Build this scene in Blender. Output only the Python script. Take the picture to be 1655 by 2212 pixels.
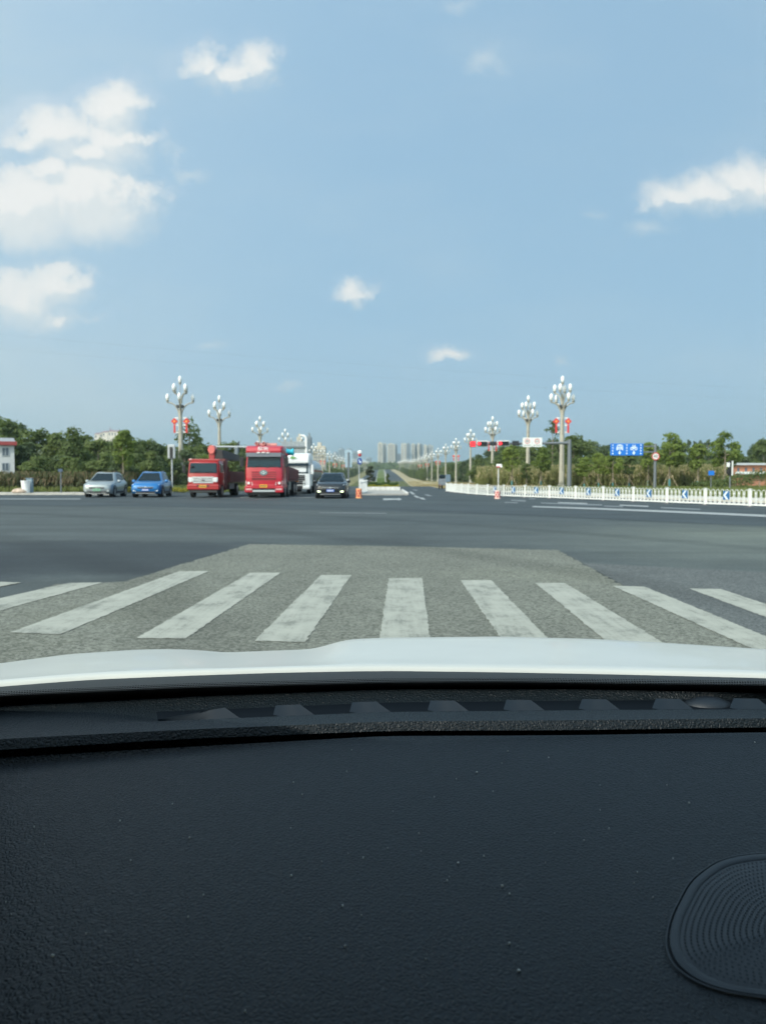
import bpy, math, random
import numpy as np
from mathutils import Vector, Matrix
R = math.radians
sc = bpy.context.scene
C = sc.collection
for o in list(bpy.data.objects):
    bpy.data.objects.remove(o)

# ------------------------------------------------------------------ camera
CAMH = 1.35
F, CX, CY, HOR = 1660.0, 827.5, 1106.0, 1030.0      # the photograph measured on a 1655 x 2212 grid
PITCH = math.atan((CY - HOR) / F)
cam_d = bpy.data.cameras.new('camera')
cam = bpy.data.objects.new('camera', cam_d); C.objects.link(cam)
cam.location = (0, 0, CAMH)
cam.rotation_euler = (R(90) - PITCH, 0, 0)
cam_d.sensor_fit = 'VERTICAL'; cam_d.sensor_height = 36.0
cam_d.lens = 36.0 * F / 2212.0
cam_d.clip_start = 0.05; cam_d.clip_end = 9000
cam_d.dof.use_dof = True; cam_d.dof.focus_distance = 1.32; cam_d.dof.aperture_fstop = 9.5
sc.camera = cam

# ------------------------------------------------------------------ light
SUN_EL = R(44)
SUN = Vector((-0.46, -0.58, 0.0)).normalized() * math.cos(SUN_EL) + Vector((0, 0, math.sin(SUN_EL)))
sun_d = bpy.data.lights.new('sun', 'SUN'); sun_d.energy = 2.5; sun_d.angle = R(0.6); sun_d.color = (1.0, 0.985, 0.90)
sun = bpy.data.objects.new('sun', sun_d); C.objects.link(sun)
sun.rotation_euler = SUN.to_track_quat('Z', 'Y').to_euler()
sun.location = (-30, -30, 60)

def ray(x, y):
    dx = (x - CX) / F; dy = -(y - CY) / F
    return Vector((dx, math.cos(PITCH) + dy * math.sin(PITCH), -math.sin(PITCH) + dy * math.cos(PITCH)))
def at_Y(x, y, Y):
    d = ray(x, y); return Vector((0, 0, CAMH)) + d * (Y / d.y)
def on_z(x, y, z=0.0):
    d = ray(x, y); return Vector((0, 0, CAMH)) + d * ((z - CAMH) / d.z)

world = bpy.data.worlds.new('World'); sc.world = world; world.use_nodes = True
wn = world.node_tree.nodes; wl = world.node_tree.links; wn.clear()
class NT:
    """tiny node-graph helper"""
    def __init__(s, tree): s.t = tree
    def n(s, typ, props=None, ins=None):
        nd = s.t.nodes.new(typ)
        for k, v in (props or {}).items(): setattr(nd, k, v)
        for k, v in (ins or {}).items():
            if isinstance(v, bpy.types.NodeSocket): s.t.links.new(v, nd.inputs[k])
            else: nd.inputs[k].default_value = v
        return nd
    def m(s, op, a, b=0.0, c=0.0, clamp=False):
        return s.n('ShaderNodeMath', {'operation': op, 'use_clamp': clamp}, {0: a, 1: b, 2: c}).outputs[0]
    def vm(s, op, a, b=(0, 0, 0), c=(0, 0, 0)):
        nd = s.n('ShaderNodeVectorMath', {'operation': op}, {0: a, 1: b, 2: c})
        return nd.outputs['Value'] if op in ('LENGTH', 'DOT_PRODUCT') else nd.outputs[0]
    def ramp(s, fac, stops, interp='LINEAR'):
        nd = s.n('ShaderNodeValToRGB', None, {0: fac}); cr = nd.color_ramp; cr.interpolation = interp
        while len(cr.elements) < len(stops): cr.elements.new(0.5)
        for e, (p, c) in zip(cr.elements, stops):
            e.position = p; e.color = (c, c, c, 1) if isinstance(c, (int, float)) else (*c, 1)
        return nd.outputs[0]
    def noise(s, vec, scale, detail=4, rough=0.55, dist=0.0):
        ins = {'Scale': scale, 'Detail': detail, 'Roughness': rough, 'Distortion': dist}
        if vec is not None: ins['Vector'] = vec
        return s.n('ShaderNodeTexNoise', None, ins)
    def mix(s, fac, a, b, blend='MIX'):
        nd = s.n('ShaderNodeMix', {'data_type': 'RGBA', 'blend_type': blend})
        for i, v in ((0, fac), (6, a), (7, b)):
            if isinstance(v, bpy.types.NodeSocket): s.t.links.new(v, nd.inputs[i])
            else: nd.inputs[i].default_value = (*v, 1) if isinstance(v, tuple) and len(v) == 3 else v
        return nd.outputs[2]

def build_world():
    g = NT(world.node_tree)
    sky = g.n('ShaderNodeTexSky', {'sky_type': 'NISHITA', 'sun_disc': False, 'sun_elevation': SUN_EL,
              'sun_rotation': math.atan2(SUN.x, SUN.y) % (2 * math.pi), 'air_density': 1.8, 'dust_density': 3.0, 'ozone_density': 1.2, 'altitude': 100})
    tc = g.n('ShaderNodeTexCoord')
    sep = g.n('ShaderNodeSeparateXYZ', None, {0: tc.outputs['Generated']})
    ay = g.m('MAXIMUM', g.m('ABSOLUTE', sep.outputs[1]), 0.08)
    u = g.m('DIVIDE', sep.outputs[0], ay); v = g.m('DIVIDE', sep.outputs[2], ay)
    uv = g.n('ShaderNodeCombineXYZ', None, {0: u, 1: v, 2: 0.0}).outputs[0]
    blobs = [  # x, y, rx, ry, weight
        (243, 245, 74, 66, 1.15), (240, 305, 95, 66, 1.05), (120, 292, 100, 62, 1.1), (195, 338, 135, 58, 1.0), (60, 310, 56, 38, .8),
        (190, 432, 152, 94, 1.3), (50, 455, 140, 98, 1.3), (110, 378, 75, 46, 1.0), (215, 470, 125, 56, .85), (-60, 460, 140, 90, 1.1),
        (118, 612, 98, 72, 1.0), (40, 650, 120, 90, 1.0), (110, 685, 125, 50, .75), (155, 600, 60, 48, .85), 
        (370, 312, 62, 28, .50), (410, 362, 76, 26, .52), (325, 230, 36, 15, .44),
        (450, 135, 55, 42, .72), (545, 135, 60, 48, .75), (500, 150, 100, 40, .75), (585, 165, 34, 26, .5),
        (1050, 125, 62, 48, .50), (1620, 402, 90, 56, .95), (1530, 415, 90, 48, .9), (1455, 422, 85, 42, .78), (1560, 440, 120, 30, .6), (1740, 420, 100, 50, .8), (1395, 495, 58, 24, .52), (1285, 460, 34, 15, .34),
        (770, 636, 52, 22, .72), (970, 766, 44, 22, .74), (455, 752, 48, 19, .58), (1207, 767, 28, 17, .58), (625, 838, 46, 15, .56), (985, 0, 60, 14, .4), (560, 180, 90, 40, .3), (130, 745, 130, 40, .3), (1530, 850, 90, 40, .26), ]
    def field(q0, small=True):
        w1 = g.noise(q0, 8.0, 3, 0.6).outputs['Color']
        w2 = g.noise(q0, 34.0, 3, 0.65).outputs['Color']
        a = g.n('ShaderNodeVectorMath', {'operation': 'MULTIPLY_ADD'}, {0: g.vm('SUBTRACT', w1, (.5, .5, .5)), 1: (.062, .052, 0), 2: q0}).outputs[0]
        p = g.n('ShaderNodeVectorMath', {'operation': 'MULTIPLY_ADD'}, {0: g.vm('SUBTRACT', w2, (.5, .5, .5)), 1: (.034, .034, 0), 2: a}).outputs[0]
        fine = g.m('MULTIPLY', g.m('SUBTRACT', g.noise(p, 24.0, 5, 0.66).outputs[0], .5), .40)
        acc = None; big = None
        for (x, y, rx, ry, wt) in sorted(blobs, key=lambda q: -q[4]):
            if wt < .6 and big is None:
                big = acc
                if not small: break
            d = ray(x, y); cu, cv = d.x / d.y, d.z / d.y
            iu, iv = F / (rx * 1.48), F / (ry * 1.48)
            q = g.n('ShaderNodeVectorMath', {'operation': 'MULTIPLY_ADD'}, {0: p, 1: (iu, iv, 0), 2: (-cu * iu, -cv * iv, 0)}).outputs[0]
            val = g.m('MULTIPLY_ADD', g.vm('LENGTH', q), -wt, wt)
            acc = val if acc is None else g.m('SMOOTH_MAX', acc, val, 0.05)
        return g.m('ADD', acc, fine), g.m('ADD', big, fine)
    body, big = field(uv)
    _, up = field(g.vm('ADD', uv, (-.006, .016, 0)), False)
    slope = g.m('SUBTRACT', big, up)                       # above zero where the cloud thins upwards: its top
    top = g.n('ShaderNodeMapRange', {'interpolation_type': 'SMOOTHSTEP'}, {0: slope, 1: -0.08, 2: 0.16, 3: 0.0, 4: 1.0}).outputs[0]
    top = g.m('MULTIPLY', top, g.n('ShaderNodeMapRange', None, {0: big, 1: -.15, 2: .15, 3: 0.0, 4: 1.0}).outputs[0])
    hi = g.m('MULTIPLY_ADD', top, -.30, .98)
    dens = g.n('ShaderNodeMapRange', {'interpolation_type': 'SMOOTHSTEP'}, {0: body, 1: -0.05, 2: hi, 3: 0.0, 4: 0.95}).outputs[0]
    thick = g.n('ShaderNodeMapRange', {'interpolation_type': 'SMOOTHSTEP'}, {0: body, 1: 0.15, 2: 0.95, 3: 0.0, 4: 1.0}).outputs[0]
    core = g.m('ADD', g.m('MULTIPLY', thick, .55), g.m('MULTIPLY', top, .45))
    veil = g.noise(g.vm('MULTIPLY', uv, (1.0, 2.4, 1)), 2.2, 5, 0.55).outputs[0]
    veil = g.n('ShaderNodeMapRange', {'interpolation_type': 'SMOOTHSTEP'}, {0: veil, 1: 0.42, 2: 0.8, 3: 0.06, 4: 0.26}).outputs[0]
    front = g.n('ShaderNodeMapRange', None, {0: sep.outputs[2], 1: -0.02, 2: 0.05, 3: 0.0, 4: 1.0}).outputs[0]
    left = g.n('ShaderNodeMapRange', {'interpolation_type': 'SMOOTHSTEP'}, {0: u, 1: .05, 2: -.62, 3: 0.0, 4: .46}).outputs[0]
    low = g.n('ShaderNodeMapRange', {'interpolation_type': 'SMOOTHSTEP'}, {0: v, 1: .26, 2: .0, 3: 0.0, 4: .30}).outputs[0]
    veil = g.m('ADD', veil, g.m('MULTIPLY', g.m('ADD', left, low), g.m('ADD', .55, g.m('MULTIPLY', veil, 2.0))))
    dens = g.m('MULTIPLY', g.m('MAXIMUM', dens, veil), front)
    ccol = g.mix(core, (.66, .78, .83), (1.0, 1.0, 0.975))
    # humid air: the sky is pale and nearly even down to the horizon
    lift = g.n('ShaderNodeCombineXYZ', None, {0: sep.outputs[0], 1: sep.outputs[1], 2: g.m('ADD', g.m('ABSOLUTE', sep.outputs[2]), 0.70)}).outputs[0]
    g.t.links.new(g.vm('NORMALIZE', lift), sky.inputs['Vector'])
    hz = g.n('ShaderNodeHueSaturation', None, {'Saturation': 0.98, 'Value': 1.16, 'Color': sky.outputs[0]}).outputs[0]
    hz = g.mix(1.0, hz, (.98, 1.10, 1.01), 'MULTIPLY')
    b1 = g.n('ShaderNodeBackground', None, {0: hz, 1: 0.15})
    b2 = g.n('ShaderNodeBackground', None, {0: ccol, 1: 0.66})
    mx = g.n('ShaderNodeMixShader', None, {0: dens, 1: b1.outputs[0], 2: b2.outputs[0]})
    g.n('ShaderNodeOutputWorld', None, {0: mx.outputs[0]})
build_world()
sc.view_settings.view_transform = 'Standard'; sc.view_settings.look = 'None'
sc.view_settings.exposure = 0.5; sc.view_settings.gamma = 1.0; sc.view_settings.use_curve_mapping = False
sc.render.engine = 'CYCLES'
cy = sc.cycles
cy.use_light_tree = False; cy.max_bounces = 4; cy.diffuse_bounces = 2; cy.glossy_bounces = 2; cy.transmission_bounces = 4; cy.volume_bounces = 0; cy.transparent_max_bounces = 12
cy.use_adaptive_sampling = True; cy.adaptive_threshold = 0.02; cy.use_denoising = True; cy.sample_clamp_indirect = 6.0; cy.caustics_reflective = False; cy.caustics_refractive = False

# ------------------------------------------------------------------ materials
MATS = {}
def principled(name, col, rough=.6, metal=0.0, spec=.5, var=0.0, vscale=3.0, bump=0.0, bscale=30.0, coat=0.0, emit=None, estr=0.0, dirt=0.0):
    if name in MATS: return MATS[name]
    m = bpy.data.materials.new(name); m.use_nodes = True
    g = NT(m.node_tree); b = m.node_tree.nodes['Principled BSDF']
    b.inputs['Roughness'].default_value = rough; b.inputs['Metallic'].default_value = metal
    b.inputs['Specular IOR Level'].default_value = spec; b.inputs['Coat Weight'].default_value = coat
    b.inputs['Base Color'].default_value = (*col, 1)
    tc = g.n('ShaderNodeTexCoord')
    if var > 0:
        nz = g.noise(tc.outputs['Object'], vscale, 5, .6).outputs[0]
        lo = tuple(c * (1 - var) for c in col); hi = tuple(min(1, c * (1 + var)) for c in col)
        cc = g.ramp(nz, [(.3, lo), (.7, hi)])
        if dirt > 0:
            d = g.noise(tc.outputs['Object'], vscale * .35, 6, .7).outputs[0]
            cc = g.mix(g.ramp(d, [(.45, 0.0), (.75, dirt)]), cc, (.16, .14, .11))
        m.node_tree.links.new(cc, b.inputs['Base Color'])
    if bump > 0:
        nz = g.noise(tc.outputs['Object'], bscale, 4, .6).outputs[0]
        bp = g.n('ShaderNodeBump', None, {'Strength': bump, 'Distance': .02, 'Height': nz})
        m.node_tree.links.new(bp.outputs[0], b.inputs['Normal'])
    if emit:
        b.inputs['Emission Color'].default_value = (*emit, 1); b.inputs['Emission Strength'].default_value = estr
    MATS[name] = m
    return m

def asphalt(name, dark, light, grain=70.0, patch=.25, streak=None, rough=.85, stains=()):
    m = bpy.data.materials.new(name); m.use_nodes = True
    g = NT(m.node_tree); b = m.node_tree.nodes['Principled BSDF']
    tc = g.n('ShaderNodeTexCoord'); P = tc.outputs['Object']
    n1 = g.noise(P, grain, 3, .7).outputs[0]
    vo = g.n('ShaderNodeTexVoronoi', None, {'Vector': P, 'Scale': grain * 1.1}).outputs['Color']
    vs = g.n('ShaderNodeSeparateXYZ', None, {0: vo}).outputs[0]
    f = g.m('ADD', g.m('MULTIPLY', n1, .6), g.m('MULTIPLY', vs, .4))
    c = g.ramp(f, [(.28, dark), (.72, light)])
    big = g.noise(P, .35, 6, .6, .4).outputs[0]
    c = g.mix(1.0, c, g.ramp(big, [(.3, 1 - patch), (.7, 1 + patch * .6)]), 'MULTIPLY')
    if streak:
        st = g.noise(g.vm('MULTIPLY', P, streak), 1.0, 5, .65, .3).outputs[0]
        c = g.mix(1.0, c, g.ramp(st, [(.35, .82), (.65, 1.08)]), 'MULTIPLY')
    wob = g.n('ShaderNodeVectorMath', {'operation': 'MULTIPLY_ADD'}, {0: g.vm('SUBTRACT', g.noise(P, .55, 6, .7).outputs['Color'], (.5, .5, .5)), 1: (5.5, 3.6, 0), 2: P}).outputs[0]
    for (x, y, rx, ry, k, soft) in stains:
        q = g.n('ShaderNodeVectorMath', {'operation': 'MULTIPLY_ADD'}, {0: wob, 1: (1 / rx, 1 / ry, 0), 2: (-x / rx, -y / ry, 0)}).outputs[0]
        f2 = g.n('ShaderNodeMapRange', {'interpolation_type': 'SMOOTHSTEP'}, {0: g.vm('LENGTH', q), 1: 1 - soft, 2: 1 + soft, 3: 1.0, 4: 0.0}).outputs[0]
        c = g.mix(f2, c, g.mix(1.0, c, k, 'MULTIPLY'))
    # tyre rubber: long faint arcs
    tr = g.n('ShaderNodeTexWave', {'wave_type': 'RINGS', 'rings_direction': 'Z'}, {'Vector': g.vm('ADD', P, (34.0, 6.0, 0)), 'Scale': .055, 'Distortion': 2.5, 'Detail': 4.0, 'Detail Scale': .4}).outputs['Fac']
    c = g.mix(1.0, c, g.ramp(tr, [(.0, .80), (.10, 1.0), (1.0, 1.0)]), 'MULTIPLY')
    m.node_tree.links.new(c, b.inputs['Base Color'])
    b.inputs['Roughness'].default_value = rough; b.inputs['Specular IOR Level'].default_value = .3
    bp = g.n('ShaderNodeBump', None, {'Strength': .5, 'Distance': .006, 'Height': f})
    m.node_tree.links.new(bp.outputs[0], b.inputs['Normal'])
    MATS[name] = m
    return m

def foliage(name, dark, light, trans=.3, scale=.9):
    m = bpy.data.materials.new(name); m.use_nodes = True
    g = NT(m.node_tree); b = m.node_tree.nodes['Principled BSDF']; out = m.node_tree.nodes['Material Output']
    tc = g.n('ShaderNodeTexCoord'); oi = g.n('ShaderNodeObjectInfo')
    P = g.vm('ADD', tc.outputs['Object'], g.vm('SCALE', oi.outputs['Location']))
    n1 = g.noise(tc.outputs['Object'], scale, 4, .7).outputs[0]
    n2 = g.noise(tc.outputs['Object'], scale * 9, 2, .7).outputs[0]
    f = g.m('ADD', g.m('MULTIPLY', n1, .55), g.m('ADD', g.m('MULTIPLY', n2, .3), g.m('MULTIPLY', oi.outputs['Random'], .15)))
    c = g.ramp(f, [(.3, dark), (.68, light)])
    m.node_tree.links.new(c, b.inputs['Base Color']); b.inputs['Roughness'].default_value = .65; b.inputs['Specular IOR Level'].default_value = .25
    tr = g.n('ShaderNodeBsdfTranslucent', None, {0: g.mix(.4, c, (light[0] * 1.3, light[1] * 1.4, light[2] * .6))})
    mx = g.n('ShaderNodeMixShader', None, {0: trans, 1: b.outputs[0], 2: tr.outputs[0]})
    m.node_tree.links.new(mx.outputs[0], out.inputs[0])
    MATS[name] = m
    return m

def leather(name, base, scale=190.0):
    m = bpy.data.materials.new(name); m.use_nodes = True
    g = NT(m.node_tree); b = m.node_tree.nodes['Principled BSDF']
    P = g.n('ShaderNodeTexCoord').outputs['Object']
    wn_ = g.noise(P, 60, 3, .6).outputs['Color']
    pw = g.n('ShaderNodeVectorMath', {'operation': 'MULTIPLY_ADD'}, {0: wn_, 1: (.012, .012, .006), 2: P}).outputs[0]
    pw = g.vm('MULTIPLY', pw, (1.0, .8, 1.0))
    e = g.n('ShaderNodeTexVoronoi', {'feature': 'DISTANCE_TO_EDGE'}, {'Vector': pw, 'Scale': scale}).outputs[0]
    h = g.n('ShaderNodeMapRange', {'interpolation_type': 'SMOOTHSTEP'}, {0: e, 1: 0.0, 2: .35, 3: 0.0, 4: 1.0}).outputs[0]
    h = g.m('ADD', h, g.m('MULTIPLY', g.noise(P, 420, 2, .5).outputs[0], .35))
    bp = g.n('ShaderNodeBump', None, {'Strength': .8, 'Distance': .0012 * 185 / scale if scale < 250 else .00085, 'Height': h})
    m.node_tree.links.new(bp.outputs[0], b.inputs['Normal'])
    wear = g.noise(P, 2.2, 5, .6).outputs[0]
    c = g.mix(g.ramp(wear, [(.35, 0.0), (.75, .5)]), base, tuple(x * 1.6 for x in base))
    m.node_tree.links.new(c, b.inputs['Base Color'])
    b.inputs['Roughness'].default_value = .48; b.inputs['Specular IOR Level'].default_value = .30
    MATS[name] = m
    return m

def paint_mark(name, col, under, wear=.5, grain=40):
    m = bpy.data.materials.new(name); m.use_nodes = True
    g = NT(m.node_tree); b = m.node_tree.nodes['Principled BSDF']
    P = g.n('ShaderNodeTexCoord').outputs['Object']
    a = g.noise(P, 2.2, 8, .72).outputs[0]; s = g.noise(g.vm('MULTIPLY', P, (14, 1.2, 1)), 1.0, 5, .7).outputs[0]
    gr = g.noise(P, grain, 4, .7).outputs[0]
    f = g.m('ADD', g.m('ADD', g.m('MULTIPLY', a, .45), g.m('MULTIPLY', s, .25)), g.m('MULTIPLY', gr, .3))
    k = g.ramp(f, [(max(0, wear - .10), 0.0), (wear, 0.30), (min(1, wear + .09), 1.0)])
    c = g.mix(k, col, under)
    c = g.mix(1.0, c, g.ramp(gr, [(.3, .88), (.7, 1.06)]), 'MULTIPLY')
    m.node_tree.links.new(c, b.inputs['Base Color']); b.inputs['Roughness'].default_value = .7
    MATS[name] = m
    return m

# ------------------------------------------------------------------ mesh helpers
class MB:
    def __init__(s): s.v = []; s.f = []; s.mi = []
    def add(s, verts, faces, mi=0):
        o = len(s.v); s.v += [tuple(p) for p in verts]; s.f += [tuple(i + o for i in f) for f in faces]; s.mi += [mi] * len(faces); return s
    def box(s, x0, x1, y0, y1, z0, z1, mi=0):
        return s.add([(x0, y0, z0), (x1, y0, z0), (x1, y1, z0), (x0, y1, z0), (x0, y0, z1), (x1, y0, z1), (x1, y1, z1), (x0, y1, z1)],
                     [(0, 3, 2, 1), (4, 5, 6, 7), (0, 1, 5, 4), (1, 2, 6, 5), (2, 3, 7, 6), (3, 0, 4, 7)], mi)
    def hexa(s, a, b, mi=0):
        """eight corners: a = bottom quad, b = top quad, both counter-clockwise from above"""
        return s.add(list(a) + list(b), [(0, 3, 2, 1), (4, 5, 6, 7), (0, 1, 5, 4), (1, 2, 6, 5), (2, 3, 7, 6), (3, 0, 4, 7)], mi)
    def loft(s, rings, cap=True, mi=0, closed=True):
        n = len(rings[0]); vs = [p for r in rings for p in r]; fs = []
        for i in range(len(rings) - 1):
            for j in range(n if closed else n - 1):
                a = i * n + j; b = i * n + (j + 1) % n
                fs.append((a, b, b + n, a + n))
        if cap: fs += [tuple(range(n - 1, -1, -1)), tuple(range((len(rings) - 1) * n, len(rings) * n))]
        return s.add(vs, fs, mi)
    def tube(s, pts, rad, n=8, mi=0, cap=True):
        pts = [Vector(p) for p in pts]; rad = rad if isinstance(rad, (list, tuple)) else [rad] * len(pts)
        rings = []; up = Vector((0, 0, 1)); prev = None
        for i, p in enumerate(pts):
            t = (pts[min(i + 1, len(pts) - 1)] - pts[max(i - 1, 0)]).normalized()
            a = (Vector((0, 1, 0)) if abs(t.z) > .9 else up) if prev is None else prev
            u = (a - t * a.dot(t)).normalized(); w = t.cross(u); prev = u
            rings.append([p + (u * math.cos(2 * math.pi * k / n) + w * math.sin(2 * math.pi * k / n)) * rad[i] for k in range(n)])
        return s.loft(rings, cap, mi)
    def lathe(s, prof, c=(0, 0, 0), n=14, mi=0, sx=1.0):
        rings = [[(c[0] + r * sx * math.cos(2 * math.pi * k / n), c[1] + r * math.sin(2 * math.pi * k / n), c[2] + z) for k in range(n)] for r, z in prof]
        return s.loft(rings, True, mi)
    def cylx(s, x0, x1, y, z, r, n=20, mi=0):
        return s.loft([[(x, y + r * math.cos(2 * math.pi * k / n), z + r * math.sin(2 * math.pi * k / n)) for k in range(n)] for x in (x0, x1)], True, mi)
    def cyly(s, y0, y1, x, z, r, n=20, mi=0, rz=None):
        rz = rz or r
        return s.loft([[(x + r * math.cos(2 * math.pi * k / n), y, z - rz * math.sin(2 * math.pi * k / n)) for k in range(n)] for y in (y0, y1)], True, mi)
    def ringy(s, y0, y1, x, z, r0, r1, n=28, mi=0):
        c = lambda r, y: [(x + r * math.cos(2 * math.pi * k / n), y, z - r * math.sin(2 * math.pi * k / n)) for k in range(n)]
        return s.loft([c(r0, y1), c(r0, y0), c(r1, y0), c(r1, y1), c(r0, y1)], False, mi)
    def prism_xz(s, poly, y0, y1, mi=0):
        n = len(poly)
        ar = sum(poly[i][0] * poly[(i + 1) % n][1] - poly[(i + 1) % n][0] * poly[i][1] for i in range(n))
        if ar < 0: poly = poly[::-1]
        return s.add([(x, y0, z) for x, z in poly] + [(x, y1, z) for x, z in poly],
                     [tuple(range(n)), tuple(range(2 * n - 1, n - 1, -1))] + [(i, i + n, (i + 1) % n + n, (i + 1) % n) for i in range(n)], mi)
    def prism_xy(s, poly, z0, z1, mi=0):
        n = len(poly)
        ar = sum(poly[i][0] * poly[(i + 1) % n][1] - poly[(i + 1) % n][0] * poly[i][1] for i in range(n))
        if ar < 0: poly = poly[::-1]
        return s.add([(p[0], p[1], z0) for p in poly] + [(p[0], p[1], z1) for p in poly],
                     [tuple(range(n - 1, -1, -1)), tuple(range(n, 2 * n))] + [(i, (i + 1) % n, (i + 1) % n + n, i + n) for i in range(n)], mi)
    def build(s, name, mat, parent=None, smooth=None, bevel=0.0, org=(0, 0, 0), seg=2):
        me = bpy.data.meshes.new(name)
        vs = s.v if org == (0, 0, 0) else [(a - org[0], b - org[1], c - org[2]) for a, b, c in s.v]
        me.from_pydata(vs, [], s.f)
        for m in (mat if isinstance(mat, (list, tuple)) else [mat]): me.materials.append(m)
        if any(s.mi): me.polygons.foreach_set('material_index', s.mi)
        me.update()
        o = bpy.data.objects.new(name, me); C.objects.link(o)
        if parent: o.parent = parent
        if smooth is not None:
            me.shade_smooth(); me.set_sharp_from_angle(angle=R(smooth))
        if bevel > 0:
            md = o.modifiers.new('bevel', 'BEVEL'); md.width = bevel; md.segments = seg; md.limit_method = 'ANGLE'; md.angle_limit = R(35)
        return o
def tag(o, label=None, cat=None, group=None, kind=None):
    if label: o['label'] = label
    if cat: o['category'] = cat
    if group: o['group'] = group
    if kind: o['kind'] = kind
    return o
def thing(name, label, cat, loc=(0, 0, 0), rz=0.0, group=None):
    o = bpy.data.objects.new(name, None); C.objects.link(o); o.location = loc; o.rotation_euler = (0, 0, rz)
    o.empty_display_size = .3
    return tag(o, label, cat, group)
def copy_tree(o, parent=None):
    c = o.copy(); C.objects.link(c); c.parent = parent
    for ch in list(o.children): copy_tree(ch, c)
    return c
def struct(o): o['kind'] = 'structure'; return o
def text_mesh(name, s, size, mat, loc, parent=None, rot=(R(90), 0, 0), align='CENTER', thick=.006, org=(0, 0, 0)):
    cu = bpy.data.curves.new(name, 'FONT'); cu.body = s; cu.size = size; cu.align_x = align; cu.align_y = 'CENTER'; cu.extrude = thick; cu.resolution_u = 3
    t = bpy.data.objects.new(name, cu); C.objects.link(t)
    dg = bpy.context.evaluated_depsgraph_get(); dg.update()
    me = bpy.data.meshes.new_from_object(t.evaluated_get(dg))
    bpy.data.objects.remove(t); bpy.data.curves.remove(cu)
    me.materials.clear(); me.materials.append(mat)
    o = bpy.data.objects.new(name, me); C.objects.link(o); o.parent = parent
    o.location = tuple(loc[i] - org[i] for i in range(3)); o.rotation_euler = rot
    return o
# ------------------------------------------------------------------ terrain
_ry = np.array([-200, 60, 85, 130, 176, 225, 270, 320, 373, 533, 786, 950, 1200, 2000, 2500, 4200], float)
_rz = np.array([0, 0, -.02, -.3, -.85, -1.6, -2.15, -1.5, -.45, 2.1, 6.1, 8.0, 12.5, 34, 50, 60], float)
_vy = np.array([-200, 60, 100, 180, 228, 337, 500, 786, 950, 1200, 2000, 2500, 4200], float)
_vz = np.array([0, 0, .05, -.25, -.55, -.6, .7, 6.5, 8.5, 13, 34, 50, 60], float)
def _smooth(ys, zs):
    t = np.arange(-200, 4200, 5.0); z = np.interp(t, ys, zs)
    k = np.hanning(9); k /= k.sum()
    zz = np.convolve(np.pad(z, 4, mode='edge'), k, 'valid')
    zz[t < 70] = 0.0
    return t, zz
_rt, _rs = _smooth(_ry, _rz); _vt, _vs = _smooth(_vy, _vz)
def zr(Y): return float(np.interp(Y, _rt, _rs))
def zv(Y): return float(np.interp(Y, _vt, _vs))
HILLS = [(-330, 900, 35.5, 110, 140), (150, 330, 7, 60, 110), (-130, 260, 5, 60, 90), (420, 520, 16, 160, 150), (-520, 500, 16, 160, 160)]
def gz(X, Y):
    s = min(1, max(0, ((X - 11.3) if X > 0 else (-X - 13.4)) / 5.5)); s = s * s * (3 - 2 * s)
    z = zr(Y) * (1 - s) + zv(Y) * s
    for hx, hy, h, sx, sy in HILLS:
        z += h * math.exp(-((X - hx) / sx) ** 2 - ((Y - hy) / sy) ** 2)
    return z
def grid(xs, ys, fz):
    mb = MB(); nx = len(xs)
    vs = [(x, y, fz(x, y)) for y in ys for x in xs]
    fs = [(j * nx + i, j * nx + i + 1, (j + 1) * nx + i + 1, (j + 1) * nx + i) for j in range(len(ys) - 1) for i in range(nx - 1)]
    return mb.add(vs, fs)

# ground: one sheet out to the horizon
def soil(name, a, b, c, s1=.12, s2=2.5):
    m = bpy.data.materials.new(name); m.use_nodes = True
    g = NT(m.node_tree); bs = m.node_tree.nodes['Principled BSDF']; P = g.n('ShaderNodeTexCoord').outputs['Object']
    f = g.m('ADD', g.m('MULTIPLY', g.noise(P, s1, 6, .65).outputs[0], .6), g.m('MULTIPLY', g.noise(P, s2, 5, .7).outputs[0], .4))
    m.node_tree.links.new(g.ramp(f, [(.36, a), (.5, b), (.64, c)]), bs.inputs['Base Color']); bs.inputs['Roughness'].default_value = .95; bs.inputs['Specular IOR Level'].default_value = .1
    return m
m_field = soil('field_grass', (.06, .085, .03), (.10, .115, .045), (.20, .17, .085))
m_dry = soil('dry_grass', (.26, .22, .12), (.36, .31, .19), (.46, .41, .28), .4, 5)
m_olive = soil('olive_grass', (.12, .13, .055), (.20, .19, .09), (.31, .27, .155), .3, 5)
m_lawn = soil('lawn_grass', (.075, .115, .035), (.12, .16, .05), (.20, .21, .08), .5, 6)
xs = sorted(set([-2600, -1800, -1200, -800, -600, -500, -440, -400, -360, -330, -300, -260, -220, -180, -150, -120, -95, -75, -60, -48, -38, -30, -26, -22, -18, -16, -14, -12, -11, -10, -5, -1, 3, 8, 9, 10, 12, 14, 16, 18, 22, 26, 30, 38, 48, 60, 75, 95, 120, 150, 180, 220, 260, 300, 360, 420, 500, 600, 800, 1200, 1800, 2600]))
ys = [-120, -40, 0, 40, 60] + list(range(75, 300, 15)) + list(range(300, 1000, 30)) + [1050, 1100, 1200, 1350, 1500, 1750, 2000, 2300, 2600, 3200, 4200, 6000]
struct(grid(xs, ys, lambda x, y: gz(x, y) - .03).build('ground', m_field, smooth=60))

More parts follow.
